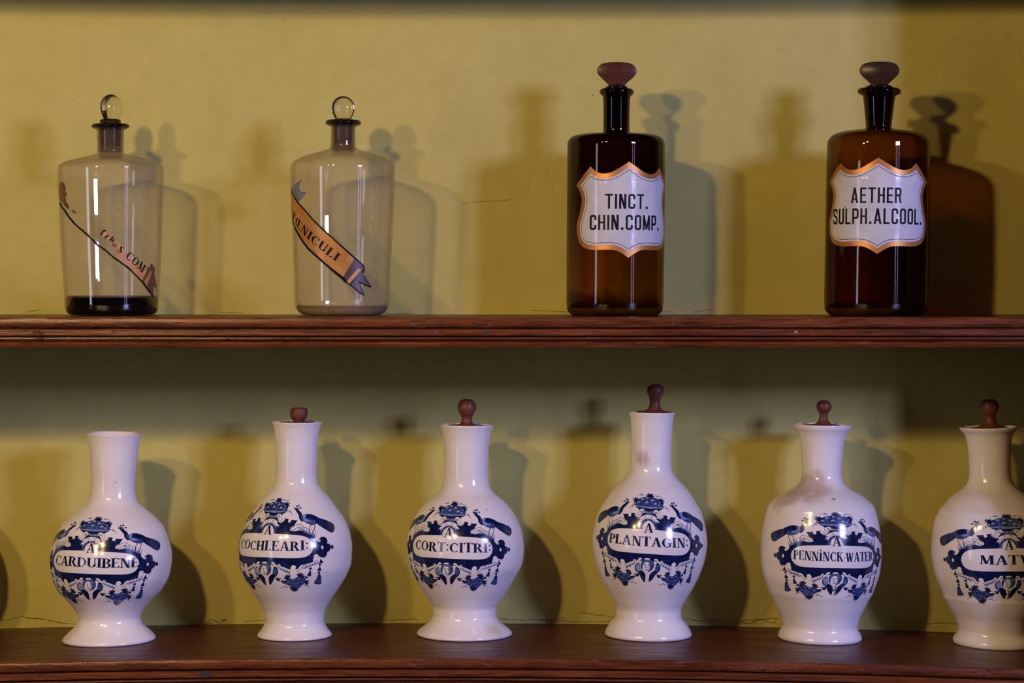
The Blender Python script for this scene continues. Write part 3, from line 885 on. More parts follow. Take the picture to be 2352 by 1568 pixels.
# head with wings and collar
po([(560, 1085), (520, 1095), (500, 1125), (512, 1170), (545, 1205), (590, 1225)], NV, 3, 'r', 2); po([(560, 1096), (528, 1104), (512, 1128), (524, 1166), (556, 1198), (590, 1210)], PL, 4, 'r', 2)
po([(790, 1085), (838, 1100), (858, 1140), (850, 1180), (820, 1215), (780, 1228)], NV, 3, 'r', 2); po([(790, 1096), (830, 1110), (846, 1140), (836, 1178), (810, 1205), (780, 1212)], MD, 4, 'r', 2)
el(668, 1108, 92, 94, 0, NV, 5, 'r', 24); el(666, 1110, 84, 86, 0, MD, 6, 'r', 24)
el(660, 1026, 40, 12, 0, WH, 7, 'r')
el(656, 1132, 54, 76, 0, WH, 7, 'r', 24); po([(690, 1072), (706, 1100), (710, 1140), (695, 1185), (672, 1205), (690, 1165), (692, 1120)], PL, 8, 'r', 2)
po([(602, 1060), (640, 1040), (690, 1048), (716, 1090), (680, 1072), (640, 1066), (612, 1100), (600, 1150), (590, 1110)], MD, 8, 'r', 2)
st([(648, 1105), (646, 1140), (660, 1150), (668, 1140)], 6, NV, 9, 'r'); st([(622, 1102), (638, 1097), (650, 1104)], 6, NV, 9, 'r'); st([(672, 1102), (686, 1098), (700, 1106)], 6, NV, 9, 'r')
st([(645, 1170), (660, 1176), (678, 1168)], 8, NV, 9, 'r'); el(634, 1110, 5, 4, 0, NV, 10, 'r'); el(686, 1112, 5, 4, 0, NV, 10, 'r')
for k in range(9):
    a = math.radians(200 + k * 17); st([(662 + 56 * math.cos(a), 1120 + 66 * math.sin(a)), (668 + 84 * math.cos(a + .1), 1112 + 84 * math.sin(a + .1))], 5, PL, 8, 'r', smooth=0)
po([(566, 1190), (600, 1180), (650, 1220), (664, 1262), (666, 1338), (622, 1296), (585, 1240)], NV, 7, 'r', 2)
po([(722, 1330), (714, 1262), (722, 1222), (775, 1180), (812, 1200), (790, 1245), (760, 1300)], NV, 7, 'r', 2)
# garlands
po([(950, 1270), (960, 1245), (1000, 1240), (1040, 1255), (1075, 1245), (1100, 1225), (1150, 1215), (1195, 1250), (1205, 1290), (1160, 1330), (1120, 1370), (1060, 1385), (1010, 1370), (980, 1340), (940, 1320)], MD, 3, smooth=2)
for (x, y, r) in ((985, 1300, 30), (1050, 1275, 28), (1062, 1322, 28), (1120, 1262, 26), (1150, 1302, 28), (1105, 1312, 24), (1020, 1348, 24), (1085, 1362, 22)):
    el(x, y, r, r * 0.9, 0, NV, 4); el(x - 1, y - 1, r * 0.78, r * 0.68, 0, MD, 5); st([(x - r * .45, y + r * .2), (x - r * .25, y - r * .35), (x + r * .25, y - r * .35), (x + r * .3, y + r * .1)], 7, PL, 6)
for (x, y, angs) in ((985, 1250, (-175, -145, -118, -90, -60)), (1145, 1225, (-140, -108, -76, -44, -10, 25)), (1050, 1368, (172, 140, 112, 84, 56, 24)), (960, 1290, (160, 190)), (1185, 1290, (-10, 25, 55))):
    for a in angs: petal(x, y, a, 62, 21, NV, 7)
st([(865, 1366), (905, 1368), (925, 1345), (945, 1350), (935, 1364), (975, 1360)], 5, NV, 4); st([(1165, 1325), (1195, 1345), (1210, 1325), (1195, 1322), (1205, 1345), (1240, 1362)], 5, NV, 4)
po([(812, 1228), (850, 1240), (880, 1268), (862, 1280), (830, 1272)], NV, 7); el(902, 1282, 20, 14, 20, NV, 7); petal(850, 1245, 0, 44, 14, NV, 7)
st([(1290, 1095), (1275, 1130), (1245, 1190), (1212, 1240)], 6, NV, 4); el(1280, 1116, 18, 16, 0, NV, 7); po([(1272, 1138), (1285, 1150), (1278, 1210), (1258, 1222), (1228, 1200), (1258, 1180)], NV, 7); el(1216, 1236, 18, 15, 0, NV, 7)
st([(1420, 975), (1400, 1080), (1378, 1215)], 6, NV, 4)
po([(1418, 985), (1432, 1010), (1445, 1040), (1420, 1044), (1396, 1034), (1408, 1008)], NV, 7); el(1402, 1062, 15, 17, 0, NV, 7)
po([(1398, 1085), (1408, 1115), (1412, 1145), (1385, 1150), (1358, 1140), (1382, 1112)], NV, 7); el(1376, 1176, 14, 20, 0, NV, 7)
po([(1362, 1205), (1392, 1208), (1390, 1260), (1382, 1322), (1340, 1330), (1298, 1312), (1330, 1265), (1348, 1230)], MD, 7, smooth=2)
po([(1360, 1200), (1392, 1204), (1388, 1226), (1354, 1222)], NV, 8); st([(1355, 1240), (1335, 1320)], 5, NV, 8, smooth=0); st([(1375, 1240), (1366, 1324)], 5, NV, 8, smooth=0); st([(1300, 1312), (1340, 1330), (1382, 1322)], 7, NV, 8)


def build_design(ref):
    """flatten the traced design to (angle from its axis, height) on the bottle it was traced from"""
    th0, _ = ref.unproject(*cz((692, 580)))
    flat = []

    def cv(p):
        th, z = ref.unproject(*cz(p)); return (th - th0, z + TILT[2] * ref.rmax * (th - th0))
    jobs = [(('half', FRAME), NV, 0, 's'), (('half', OVAL), WH, 1, 's')] + design
    for sh, mi, ly, mode in jobs:
        if mode == 's':
            R = [cv(p) for p in sh[1]]
            if sh[1] is OVAL: R = [R[0]] + smooth_poly(R, False, 3)[1:]
            R[0] = (0.0, R[0][1]); R[-1] = (0.0, R[-1][1])
            ring = R + [(-a, z) for a, z in reversed(R[1:-1])]
            scl = ref.rmax
            V, T = S_poly([(a * scl, z) for a, z in ring])
            V, T = subdivide(V, T, 0.0026)
            flat.append(([(a / scl, z) for a, z in V], T, mi, ly))
        else:
            V, T = subdivide(sh[0], sh[1], 26)
            R = [cv(p) for p in V]
            flat.append((R, T, mi, ly))
            if mode == 'm': flat.append(([(-a, z) for a, z in R], T, mi, ly))
    zc = ref.unproject(*cz((692, 795)))[1]
    return flat, zc


# ------------------------------------------------------------------ pottery bottles
VASES = [
    dict(base=(250.5, 1471), top=(263, 997), prof=[(997, 63), (1007, 60), (1031, 56), (1067, 53), (1110, 50.2), (1138, 53), (1153, 59), (1168, 76), (1188, 99), (1210, 118), (1246, 132), (1281, 139), (1317, 135),
         (1353, 119), (1381, 93), (1403, 76), (1417, 71), (1431, 75), (1449, 92), (1460, 103), (1466, 106.5), (1471, 104)],
         A=(209, 1258), top_d=(229, 1184), bot=(274.6, 1386), knob=(362.6, 1289), txt='CARDUIBENE', t0=(127, 1287), t1=(318.6, 1294.7), ov=(209, 1292),
         label='blue and white pottery bottle lettered CARDUIBENE, open-mouthed with no stopper', stop=None),
    dict(base=(676.5, 1461), top=(682, 971), prof=[(971, 57), (982, 53), (1015, 49), (1053, 47.6), (1084, 46.5), (1107, 49), (1118, 55), (1137, 72), (1168, 95), (1191, 111), (1225, 125), (1256, 130), (1290, 129),
         (1321, 118), (1352, 100), (1382, 80), (1405, 70), (1424, 68), (1440, 74), (1451, 82), (1457, 86), (1461, 84)],
         A=(617, 1216), top_d=(639, 1144), bot=(670, 1359.7), knob=(766, 1265.5), txt='COCHLEARI:', t0=(546.7, 1252.8), t1=(712.6, 1262), ov=(617, 1253),
         label='blue and white pottery bottle lettered COCHLEARI with a short squat brown stopper', stop='squat'),
    dict(base=(1067, 1458), top=(1072, 978), prof=[(978, 61), (992, 56), (1015, 52.3), (1053, 50.7), (1091, 51), (1112, 54), (1130, 64), (1145, 83), (1168, 104), (1198, 122), (1229, 132), (1260, 135), (1290, 132),
         (1321, 118), (1352, 100), (1378, 82), (1394, 73), (1409, 73), (1424, 79), (1436, 92), (1447, 106), (1453, 110), (1458, 107)],
         A=(1030.3, 1222.5), top_d=(1046, 1150), bot=(1087, 1355), knob=(1171, 1261.5), txt='CORT:CITRI:', t0=(948, 1252.7), t1=(1131, 1262), ov=(1031.6, 1256.7),
         label='blue and white pottery bottle lettered CORT:CITRI, round dark red knob stopper', stop='round'),
    dict(base=(1489, 1460), top=(1497, 949), prof=[(949, 52.5), (960, 50), (982, 48.3), (1023, 47), (1064, 47), (1080, 49.4), (1097, 61), (1121, 84), (1146, 101), (1178, 119), (1211, 128), (1244, 132), (1276, 128.5),
         (1309, 119), (1342, 104), (1374, 86), (1399, 75), (1415, 76), (1431, 88), (1448, 98), (1455, 100), (1460, 97)],
         A=(1490, 1212), top_d=(1496, 1133), bot=(1537, 1350.5), knob=(1613.7, 1254), txt='PLANTAGIN:', t0=(1390.6, 1237.7), t1=(1583.8, 1252.6), ov=(1487.6, 1244),
         label='blue and white pottery bottle lettered PLANTAGIN, tallest, with a stopper rising highest', stop='tall'),
    dict(base=(1883, 1468), top=(1889, 977), prof=[(977, 66), (982, 65), (988, 60), (1002, 53.5), (1023, 49.5), (1055, 46.5), (1088, 45.3), (1104, 49), (1117, 60), (1133, 89), (1149, 110), (1163, 121.5), (1167, 122.5), (1198, 131), (1239, 137),
         (1272, 138), (1313, 134), (1345, 124), (1359, 119), (1363, 117), (1367, 114.5), (1390, 103), (1419, 90), (1437, 86), (1444, 88), (1452, 93), (1461, 96), (1468, 93)],
         A=(1922, 1243), top_d=(1920.6, 1173), bot=(1862.5, 1374), knob=(1778, 1270), txt='PENNiNCK-WATER', t0=(1812, 1275.5), t1=(2012.5, 1278.6), ov=(1922, 1278.6),
         label='blue and white pottery bottle lettered PENNINCK WATER with a brown stain on its shoulder', stop='ball'),
    dict(base=(2283, 1480), top=(2271, 983), prof=[(983, 66), (987, 64), (994, 57), (1010, 51.5), (1043, 48), (1084, 47), (1104, 50), (1121, 62), (1138, 86), (1163, 109), (1172, 117), (1176, 118), (1190, 126), (1227, 134), (1270, 138),
         (1309, 134), (1337, 126), (1366, 115), (1371, 114), (1376, 111.5), (1394, 102), (1423, 86), (1447, 80), (1456, 83), (1464, 90), (1472, 93), (1480, 91)],
         A=(2317.4, 1251), top_d=(2312.4, 1180), bot=(2249.4, 1384.6), knob=(2167.3, 1282), txt='MATV', t0=(2250, 1287.6), t1=(2366, 1287.6), ov=(2317.4, 1286),
         label='blue and white pottery bottle lettered MATV, cut by the right edge of the photo', stop='ball2'),
]
q = dict(VASES[1]); q['txt'] = ''
for k_ in ('base', 'top', 'A', 'top_d', 'bot', 'knob', 't0', 't1', 'ov'): q[k_] = (q[k_][0] - 840, q[k_][1] + (11 if k_ != 'x' else 0))
q['prof'] = [(y_ + 11, r_) for y_, r_ in q['prof']]
q['label'] = 'blue and white pottery bottle next left of the open-mouthed one, just its shadow showing'
VASES.append(q)
for d in VASES:
    d['v'] = Vessel(d['base'], d['top'], 'low', d['prof'])


def tilt_of(d):
    (a0, z0), (a1, z1) = d['v'].unproject(*d['t0']), d['v'].unproject(*d['t1'])
    return max(-0.02, min(0.09, (z0 - z1) / ((a1 - a0) * d['v'].rmax)))


TILT = [tilt_of(d) for d in VASES]
flat, zc_ref = build_design(VASES[2]['v'])
ref = VASES[2]['v']
a_ov = max(abs(p[0]) for p in flat[1][0])
th_ref = ref.unproject(*VASES[2]['A'])[0]
kn_ref = ref.unproject(*VASES[2]['knob'])[0] - th_ref
zt_ref = ref.unproject(*VASES[2]['top_d'])[1]; zb_ref = ref.unproject(*VASES[2]['bot'])[1]


def stopper_profile(kind, s):
    """(radius, height) from the stopper's disc upward, in photo pixels"""
    P = {
        'squat': [(0, 34), (15, 33.5), (19, 30), (20.5, 24), (19.5, 14), (15.5, 7), (12, 3), (13, 1.5), (36, 1.0), (42, 0.0), (42, -4)],
        'round': [(0, 61), (9, 60), (17, 55), (21, 46), (21, 38), (17, 28), (12.5, 20), (11.8, 13), (13, 7), (18, 3), (24, 1.2), (40, 0.6), (46, 0), (46, -4)],
        'tall': [(0, 66), (9, 65), (17, 60), (20, 52), (18.5, 44), (13.5, 33), (11.6, 25), (12, 17), (16, 9), (24, 5), (38, 3), (42, 1.5), (42, -4)],
        'ball': [(0, 57), (9, 55.5), (15, 50), (17, 42), (15, 34), (10.5, 28), (9.6, 22), (10, 15), (13, 8), (19, 3), (26, 1.2), (36, 0.6), (40, 0), (40, -4)],
        'ball2': [(0, 66), (11, 64.5), (18, 59), (21, 49), (19, 38), (14, 30), (12.5, 24), (13, 17), (18, 8), (26, 3), (34, 1.5), (42, 0.4), (42, -4)],
    }[kind]
    return P


for i, d in enumerate(VASES):
    v = d['v']
    root = thing('pottery_bottle', d['label'], 'bottle', v.loc, v.lean, 'blue and white pottery bottles on the lower shelf')
    stains = []
    if i == 4:
        for (px, py, rr) in ((1850, 1120, 0.024), (1803, 1146, 0.021), (1828, 1136, 0.022), (1872, 1118, 0.020), (1888, 1130, 0.016), (1866, 1144, 0.014), (1845, 1100, 0.014)):
            th, z = v.unproject(px, py); q = v.surf(th, z); stains.append((q, rr, 0.009, (0.50, 0.37, 0.31), 0.55))
        th, z = v.unproject(1915, 1146); stains.append((v.surf(th, z), 0.0035, 0.002, (0.25, 0.16, 0.12), 0.8))
    if i == 3:
        th, z = v.unproject(1475, 1052); stains.append((v.surf(th, z), 0.012, 0.010, (0.45, 0.28, 0.24), 0.7))
    if i == 0:
        th, z = v.unproject(265, 1108); stains.append((v.surf(th, z), 0.0020, 0.0015, (0.45, 0.32, 0.32), 0.5))
    if i == 2:
        th, z = v.unproject(1117, 1170); stains.append((v.surf(th, z), 0.0012, 0.0006, (0.10, 0.07, 0.06), 0.9))
        th, z = v.unproject(1140, 1450); stains.append((v.surf(th, z), 0.020, 0.014, (0.50, 0.45, 0.33), 0.6))
    white = glazed('tin_glaze', (0.80, 0.73, 0.72), (0.86, 0.80, 0.79), 16, 0.15, stains)
    # outer wall, lip, inner wall
    zt = v.prof.x[-1]
    prof = [(0, 0.0018), (v.prof(0) - 0.006, 0.0018), (v.prof(0) - 0.0035, 0.0), (v.prof(0) - 0.0012, 0.0)]
    nz = 150
    for k in range(nz + 1):
        z = zt * k / nz
        prof.append((v.prof(z), max(z, 0.0006)))
    rt = v.prof(zt)
    prof += [(rt + 0.0003, zt + 0.0008), (rt - 0.0004, zt + 0.0016), (rt - 0.0016, zt + 0.0018), (rt - 0.0030, zt + 0.0012)]
    for k in range(14):
        z = zt - 0.001 - k * 0.004
        prof.append((v.prof(z) - 0.0042, z))
    prof.append((0, prof[-1][1] - 0.03))
    V, Fc, fm = lathe_data(prof, 144)
    fm = [0] * len(Fc)
    V = [v.skew(p) for p in V]
    # slightly uneven throwing
    ph = random.uniform(0, 6)
    # painted decoration
    pt = Paint(v)
    th_i = v.unproject(*d['A'])[0]
    zc = v.unproject(*d['ov'])[1]
    zs = (v.unproject(*d['top_d'])[1] - v.unproject(*d['bot'])[1]) / (zt_ref - zb_ref)
    kn = abs(v.unproject(*d['knob'])[0] - th_i)
    ts = kn / kn_ref if i not in (4, 5) else kn / kn_ref
    R = v.rmax
    for Vv, T, mi, ly in flat:
        pt.add(Vv, T, mi, ly, lambda p: (th_i + p[0] * ts, zc + (p[1] - zc_ref) * zs - TILT[i] * R * p[0] * ts))
    R = v.rmax
    ta, za = v.unproject(*d['t0']); tb, zb = v.unproject(*d['t1'])
    if i < 5:
        k0, k1 = ((0.90, 1.0), (0.82, 0.90), (0.88, 0.97), (0.95, 0.94), (0.94, 0.97))[i]
        ta, tb = th_i - a_ov * ts * k0, th_i + a_ov * ts * k1
    hg = 0.0106 * (1.0 if i < 4 else 0.98)
    za = zb = zc
    for Vv, T in [] if not d['txt'] else text_shapes(d['txt'], serif, ta * R, tb * R, zc - hg / 2, hg, 0.04 if i else 0.0, 0.03):
        Vv, T = subdivide(Vv, T, 0.0026)
        pt.add(Vv, T, NV, 12, lambda p: (p[0] / R, p[1] - TILT[i] * (p[0] - th_i * R)))
    # the capital A in its little arch
    aw = 0.0102; ah = 0.0104
    zA = v.unproject(*d['A'])[1] - ah / 2
    for Vv, T in text_shapes('A', serif, th_i * R - aw / 2 * 1.05, th_i * R + aw / 2 * 1.05, zA, ah):
        Vv, T = subdivide(Vv, T, 0.0015)
        pt.add(Vv, T, NV, 16, lambda p: (p[0] / R, p[1]))
    if i in (4, 5):   # small cross under the head
        thn = th_i; zn = zc + (ref.unproject(*cz((690, 1260)))[1] - zc_ref) * zs
        for sh in (S_stroke([(0, 0.004), (0, -0.006)], 0.0007, 0), S_stroke([(-0.003, -0.001), (0.003, -0.001)], 0.0007, 0), S_stroke([(-0.002, -0.006), (0.002, -0.006)], 0.0006, 0),
                   S_stroke([(-0.003, 0.0002), (-0.003, -0.0022)], 0.0006, 0), S_stroke([(0.003, 0.0002), (0.003, -0.0022)], 0.0006, 0)):
            pt.add(*subdivide(sh[0], sh[1], 0.002), NV, 16, lambda p: (thn + p[0] / R, zn + p[1]))
    n0 = len(V)
    V = V + pt.verts; Fc = Fc + [tuple(n0 + q for q in f) for f in pt.faces]; fm = fm + pt.fm
    body = link_mesh('body', V, Fc, [white, M['navy'], M['mid'], M['pale']], root, fm)
    if d['stop']:
        P = stopper_profile(d['stop'], v.s)
        zr = v.prof.x[-1] + 0.0006
        rin = v.prof(zr) - 0.0058
        pr = []
        for (r, h) in P:
            rr = r * v.s
            if h <= 1.6 and r > 30: rr = min(rr, rin)
            pr.append((rr, zr + h * v.s))
        up = Prof([(-z, r) for r, z in pr[:-4]]) if False else None
        # round the turned knob with a spline through its points
        knob = smooth_poly(pr[:-3], False, 5)
        full = [(max(r, 0), z) for r, z in knob] + pr[-3:] + [(rin - 0.004, zr - 0.012), (0, zr - 0.012)]
        full[0] = (0, full[0][1])
        full.reverse()
        Vs, Fs, _ = lathe_data(full, 48)
        lean = {'squat': 0.03, 'round': 0.0, 'tall': 0.04, 'ball': 0.02, 'ball2': 0.0}[d['stop']]
        offx = {'squat': 0.002, 'round': 0.0, 'tall': 0.003, 'ball': 0.001, 'ball2': 0.0015}[d['stop']]
        Vs = [(x + offx + (z - zr) * lean if z > zr else x, y, z) for x, y, z in Vs]
        so = link_mesh('stopper', Vs, Fs, M['knobwood'], root, None, True, auto=0.9)

# ------------------------------------------------------------------ glass bottles on the upper shelf


def shell(v, pts_top, thick, zbot, mats_by_z, nseg=144, topz=None):
    """outer profile from v.prof, then an inner wall back down to a thick bottom"""
    zt = v.prof.x[-1]
    outer = [(0, 0.0030), (v.prof(0) * 0.55, 0.0022), (v.prof(0) - 0.002, 0.0003)]
    nz = 170
    for k in range(nz + 1):
        z = zt * k / nz
        outer.append((v.prof(z), max(z, 0.0002)))
    inner = []
    for k in range(nz + 1):
        z = zt - (zt - zbot) * k / nz
        r = v.prof(z) - thick(z)
        if z < zbot + 0.006: r -= 0.004 * (1 - (z - zbot) / 0.006) ** 2
        inner.append((max(r, 0.002), z))
    prof = outer + [(v.prof(zt) - 0.001, zt + 0.0006)] + inner + [(0, zbot + 0.001)]
    prof = [(r, z, mats_by_z(z)) for r, z in prof]
    return lathe_data(prof, nseg)


def B1c(p): return (80 + p[0] / 2.7025, 180 + p[1] / 2.7025)
def B2c(p): return (620 + p[0] / 2.7025, 180 + p[1] / 2.7025)


YB = -0.12
b1prof = [(286, 41), (288, 43.5), (291, 43.5), (295, 38), (299, 30.5), (315, 30), (330, 29.4), (348, 29.5), (353, 33), (358, 50), (363, 72), (368, 92), (373, 107), (380, 117.5), (388, 120.6), (400, 120.5), (476, 117.5), (550, 115), (624, 111), (676, 107.5), (708, 106), (716, 103), (721, 98), (725, 88)]
b2prof = [(277, 38), (280, 40.8), (284, 40.8), (288, 36), (291, 28), (305, 27.6), (335, 28), (341, 31), (347, 48), (354, 73), (361, 94), (368, 108), (376, 116.5), (386, 119.5), (476, 117.3), (550, 114), (624, 111), (698, 108), (712, 103), (719, 96), (724, 86)]
B1 = Vessel((257, 725), (253.5, 286), 'up', b1prof, YB)
B2 = Vessel((785.5, 725), (788.5, 277), 'up', b2prof, YB)


def clear_bottle(v, label, neck_py, lip_py, liquid=None):
    root = thing('glass_bottle', label, 'bottle', v.loc, v.lean, 'glass bottles on the upper shelf')
    zn = v.z_of(neck_py); zl = v.z_of(lip_py)
    zb = 0.009

    zq = v.z_of(liquid) if liquid else -1

    def mz(z): return 2 if z > zl else (1 if z > zn else (3 if z < zq else 0))

    def th(z): return 0.0022 if z < zn else (0.0026 if z < zl else 0.0026 + (v.prof(z) - v.prof(zl - 0.002)) * 1.0)
    V, Fc, fm = shell(v, None, th, zb, mz)
    V = [v.skew(p) for p in V]
    link_mesh('body', V, Fc, [M['clear'], M['clearneck'], M['cleardark'], M['clearclean']], root, fm)
    return root, zn, zl, zb


def plug_lathe(v, zl, length, mat, root, ztop, extra=0.0):
    r0 = v.prof(zl - 0.004) - 0.0030
    prof = [(0, zl - length), (r0 * 0.80, zl - length), (r0 * 0.86, zl - length + 0.002), (r0, zl), (r0, ztop), (r0 * 0.85, ztop + 0.0015), (r0 * 0.4, ztop + 0.0022), (0, ztop + 0.0024)]
    V, Fc, _ = lathe_data(prof, 64)
    return V, Fc


def merge(*parts):
    V, Fc, fm = [], [], []
    for (v_, f_, m_) in parts:
        n = len(V); V += list(v_); Fc += [tuple(n + q for q in f) for f in f_]; fm += [m_] * len(f_)
    return V, Fc, fm


def lollipop(zb, height, rad, depth, ang, neckr, x0=0.0):
    """rounded glass knob: a disc (radius rad, half-thickness depth) on a short neck"""
    rows = 36; n = 40; V, Fc = [], []
    zc = zb + height - rad
    zr0 = zb
    for i in range(rows + 1):
        t = i / rows
        z = zr0 + (zb + height - zr0) * (0.5 - 0.5 * math.cos(PI * (0.18 + 0.82 * t))) if False else zr0 + height * (1 - (1 - t) ** 1.6 if t > 0.5 else 1 - (1 - t) ** 1.6)
        if z > zc: w = math.sqrt(max(rad ** 2 - (z - zc) ** 2, 0.0)); dd = w / rad * depth
        else:
            u = (zc - z) / (zc - zr0)
            w = rad * (1 - u ** 2.0) + neckr * u ** 2.0; dd = depth * (1 - u ** 2) + neckr * 0.9 * u ** 2
        for k in range(n):
            a = 2 * PI * k / n
            x = w * math.sin(a); y = -dd * math.cos(a)
            V.append((x0 + x * math.cos(ang) - y * math.sin(ang), x * math.sin(ang) + y * math.cos(ang), z))
    for i in range(rows):
        for k in range(n):
            a = i * n + k; b = i * n + (k + 1) % n
            Fc.append((a, b, b + n, a + n))
    Fc.append(tuple(reversed(range(n))))
    return V, Fc


# bottle with the dark liquid
r1, zn, zl, zb = clear_bottle(B1, 'clear glass bottle with black liquid in the bottom and a worn diagonal ribbon label', 352, 296, 683)
V, Fc = plug_lathe(B1, zl, 0.020, None, r1, B1.H + 0.0045)
Fin = [f for f in Fc if max(V[q_][2] for q_ in f) <= zl + 1e-6]; Fcap = [f for f in Fc if max(V[q_][2] for q_ in f) > zl + 1e-6]
st1 = merge((V, Fin, 0), (V, Fcap, 2), (*lollipop(B1.H + 0.0055, 0.0295, 0.0150, 0.0085, math.radians(52), 0.0085, 0.0010), 1))
link_mesh('stopper', st1[0], st1[1], [M['frost'], M['stopglass'], M['cleardark']], r1, st1[2], True, auto=0.9)
zliq = B1.z_of(683)
lp = [(0, 0.0030), (B1.prof(0) - 0.004, 0.0012)] + [(B1.prof(0.0012 + (zliq - 0.0012) * k / 24) - 0.0013, 0.0012 + (zliq - 0.0012) * k / 24) for k in range(25)] + [(0, zliq)]
Vl, Fl, _ = lathe_data(lp, 96)
tide = [(B1.prof(zliq) - 0.0024, zliq), (B1.prof(zliq + .002) - 0.00238, zliq + 0.0022), (B1.prof(zliq + .002) - 0.0028, zliq + 0.0020), (B1.prof(zliq) - 0.0030, zliq)]
Vt, Ft, _ = lathe_data(tide, 96, closed=True)
mm = merge((Vl, Fl, 0), (Vt, Ft, 1))
link_mesh('liquid', [B1.skew(p) for p in mm[0]], mm[1], [M['liquid'], M['scum']], r1, mm[2], True, auto=0.9)

r2, zn2, zl2, zb2 = clear_bottle(B2, 'empty clear glass bottle with a gilt diagonal ribbon lettered FŒNICULI', 345, 289)
V, Fc = plug_lathe(B2, zl2, 0.020, None, r2, B2.H + 0.0010)
st2 = merge((V, Fc, 0), (*lollipop(B2.H + 0.0016, 0.0268, 0.0136, 0.0095, math.radians(12), 0.0085, -0.0002), 1))
link_mesh('stopper', st2[0], st2[1], [M['frost'], M['stopglass']], r2, st2[2], True, auto=0.9)
rp = [(0, 0.0030), (B2.prof(0) - 0.004, 0.0012)] + [(B2.prof(0.0012 + 0.0105 * k / 16) - 0.0013, 0.0012 + 0.0105 * k / 16) for k in range(17)] + [(0, 0.0117)]
a_ = lathe_data(rp, 96)
mm = merge((a_[0], a_[1], 0))
link_mesh('residue', [B2.skew(p) for p in mm[0]], mm[1], [M['residue']], r2, mm[2], True, auto=0.9)


def label_paint(v, name, root, jobs, conv, mats, maxlen, off=0.0003):
    pt = Paint(v, off, 0.00006)
    for sh, mi, ly in jobs:
        V, T = subdivide(sh[0], sh[1], maxlen)
        pt.add(V, T, mi, ly, conv)
    return pt


def solidify(o, t):
    m = o.modifiers.new('thickness', 'SOLIDIFY'); m.thickness = t; m.offset = -1


# gilt ribbon of the FŒNICULI bottle, traced in an enlargement
def c2(p): return (660 + p[0] / 5.06, 390 + p[1] / 5.06)


UP = [(47, 215), (80, 300), (130, 372), (200, 450), (300, 568), (400, 668), (490, 748), (600, 848), (700, 938), (790, 1018), (880, 1098), (900, 1128), (898, 1160)]
LO = [(886, 1196), (858, 1200), (740, 1332), (690, 1302), (650, 1288), (540, 1198), (430, 1100), (330, 1010), (240, 928), (180, 850), (130, 772), (92, 700), (60, 600), (48, 480)]
jobs = [(S_poly(UP + LO), 1, 0)]


def inset(upper, lower, d):
    return [(x - 2, y + d) for x, y in upper] + [(x + 2, y - d) for x, y in lower]


UPi = [(52, 262), (90, 345), (130, 398), (200, 474), (300, 592), (395, 688), (485, 768), (592, 866), (690, 956), (775, 1030)]
LOi = [(650, 1240), (560, 1172), (445, 1080), (345, 990), (255, 908), (196, 832), (146, 752), (104, 676), (66, 580), (50, 470)]
jobs.append((S_poly(UPi + LOi), 0, 1))
jobs.append((S_poly([(775, 1030), (870, 1108), (886, 1140), (870, 1185), (730, 1318), (650, 1240)]), 3, 1))
jobs.append((S_poly([(820, 1145), (858, 1150), (850, 1170), (722, 1322), (690, 1292)]), 2, 2))
jobs.append((S_poly([(775, 1032), (790, 1044), (664, 1252), (650, 1240)]), 4, 2))
jobs.append((S_poly([(808, 1060), (816, 1066), (690, 1270), (682, 1264)]), 4, 2))
jobs.append((S_poly([(742, 1325), (858, 1195), (900, 1240), (972, 1360), (930, 1345), (868, 1318), (832, 1300), (862, 1372), (888, 1458), (820, 1410), (740, 1345)]), 3, 1))
jobs.append((S_stroke([(650, 1292), (740, 1342), (820, 1410), (884, 1458)], 14, 0), 1, 2)); jobs.append((S_stroke([(888, 1456), (862, 1372), (832, 1300)], 8, 0), 1, 2))
jobs.append((S_stroke([(832, 1300), (868, 1322), (930, 1348), (972, 1362)], 16, 0), 1, 2)); jobs.append((S_stroke([(972, 1360), (900, 1240), (862, 1195)], 6, 0), 1, 2))
pt = label_paint(B2, 'ribbon', r2, jobs, lambda p: B2.unproject(*c2(p)), None, 26)
# lettering runs along the band
Rb = B2.rmax * 0.96
f0 = B2.unproject(*c2((66, 560))); f1 = B2.unproject(*c2((566, 1066)))
P0 = (f0[0] * Rb, f0[1]); P1 = (f1[0] * Rb, f1[1])
ang = math.atan2(P1[1] - P0[1], P1[0] - P0[0]); L = math.dist(P0, P1)
for V, T in text_shapes('FŒNICULI', serif, P0[0], P0[0] + L, P0[1], 0.0098, 0.10, 0.0, ang, P0):
    V, T = subdivide(V, T, 0.004); pt.add(V, T, 1, 4, lambda p: (p[0] / Rb, p[1]))
# turned-back end of the ribbon, on the far side of the bottle and seen through it
for sh, mi, ly in ((S_poly([(48, 200), (60, 190), (110, 150), (165, 112), (140, 200), (160, 250), (212, 260), (190, 310), (122, 362), (80, 300)]), 5, 0),
                   (S_stroke([(165, 112), (135, 170), (138, 215)], 16), 3, 1), (S_stroke([(212, 262), (180, 315), (124, 360)], 14), 3, 1)):
    V, T = subdivide(sh[0], sh[1], 30); pt.add(V, T, mi, ly, lambda p: B2.unproject(*c2(p), back=True))
link_mesh('ribbon_label', pt.verts, pt.faces, [M['ribbon'], M['ink'], M['ribbonpink'], M['ribbonpurple'], M['ribbonbrown'], M['paperback']], r2, pt.fm)


# worn ribbon of the liquid bottle
def c1(p): return (130 + p[0] / 4.612, 380 + p[1] / 4.612)


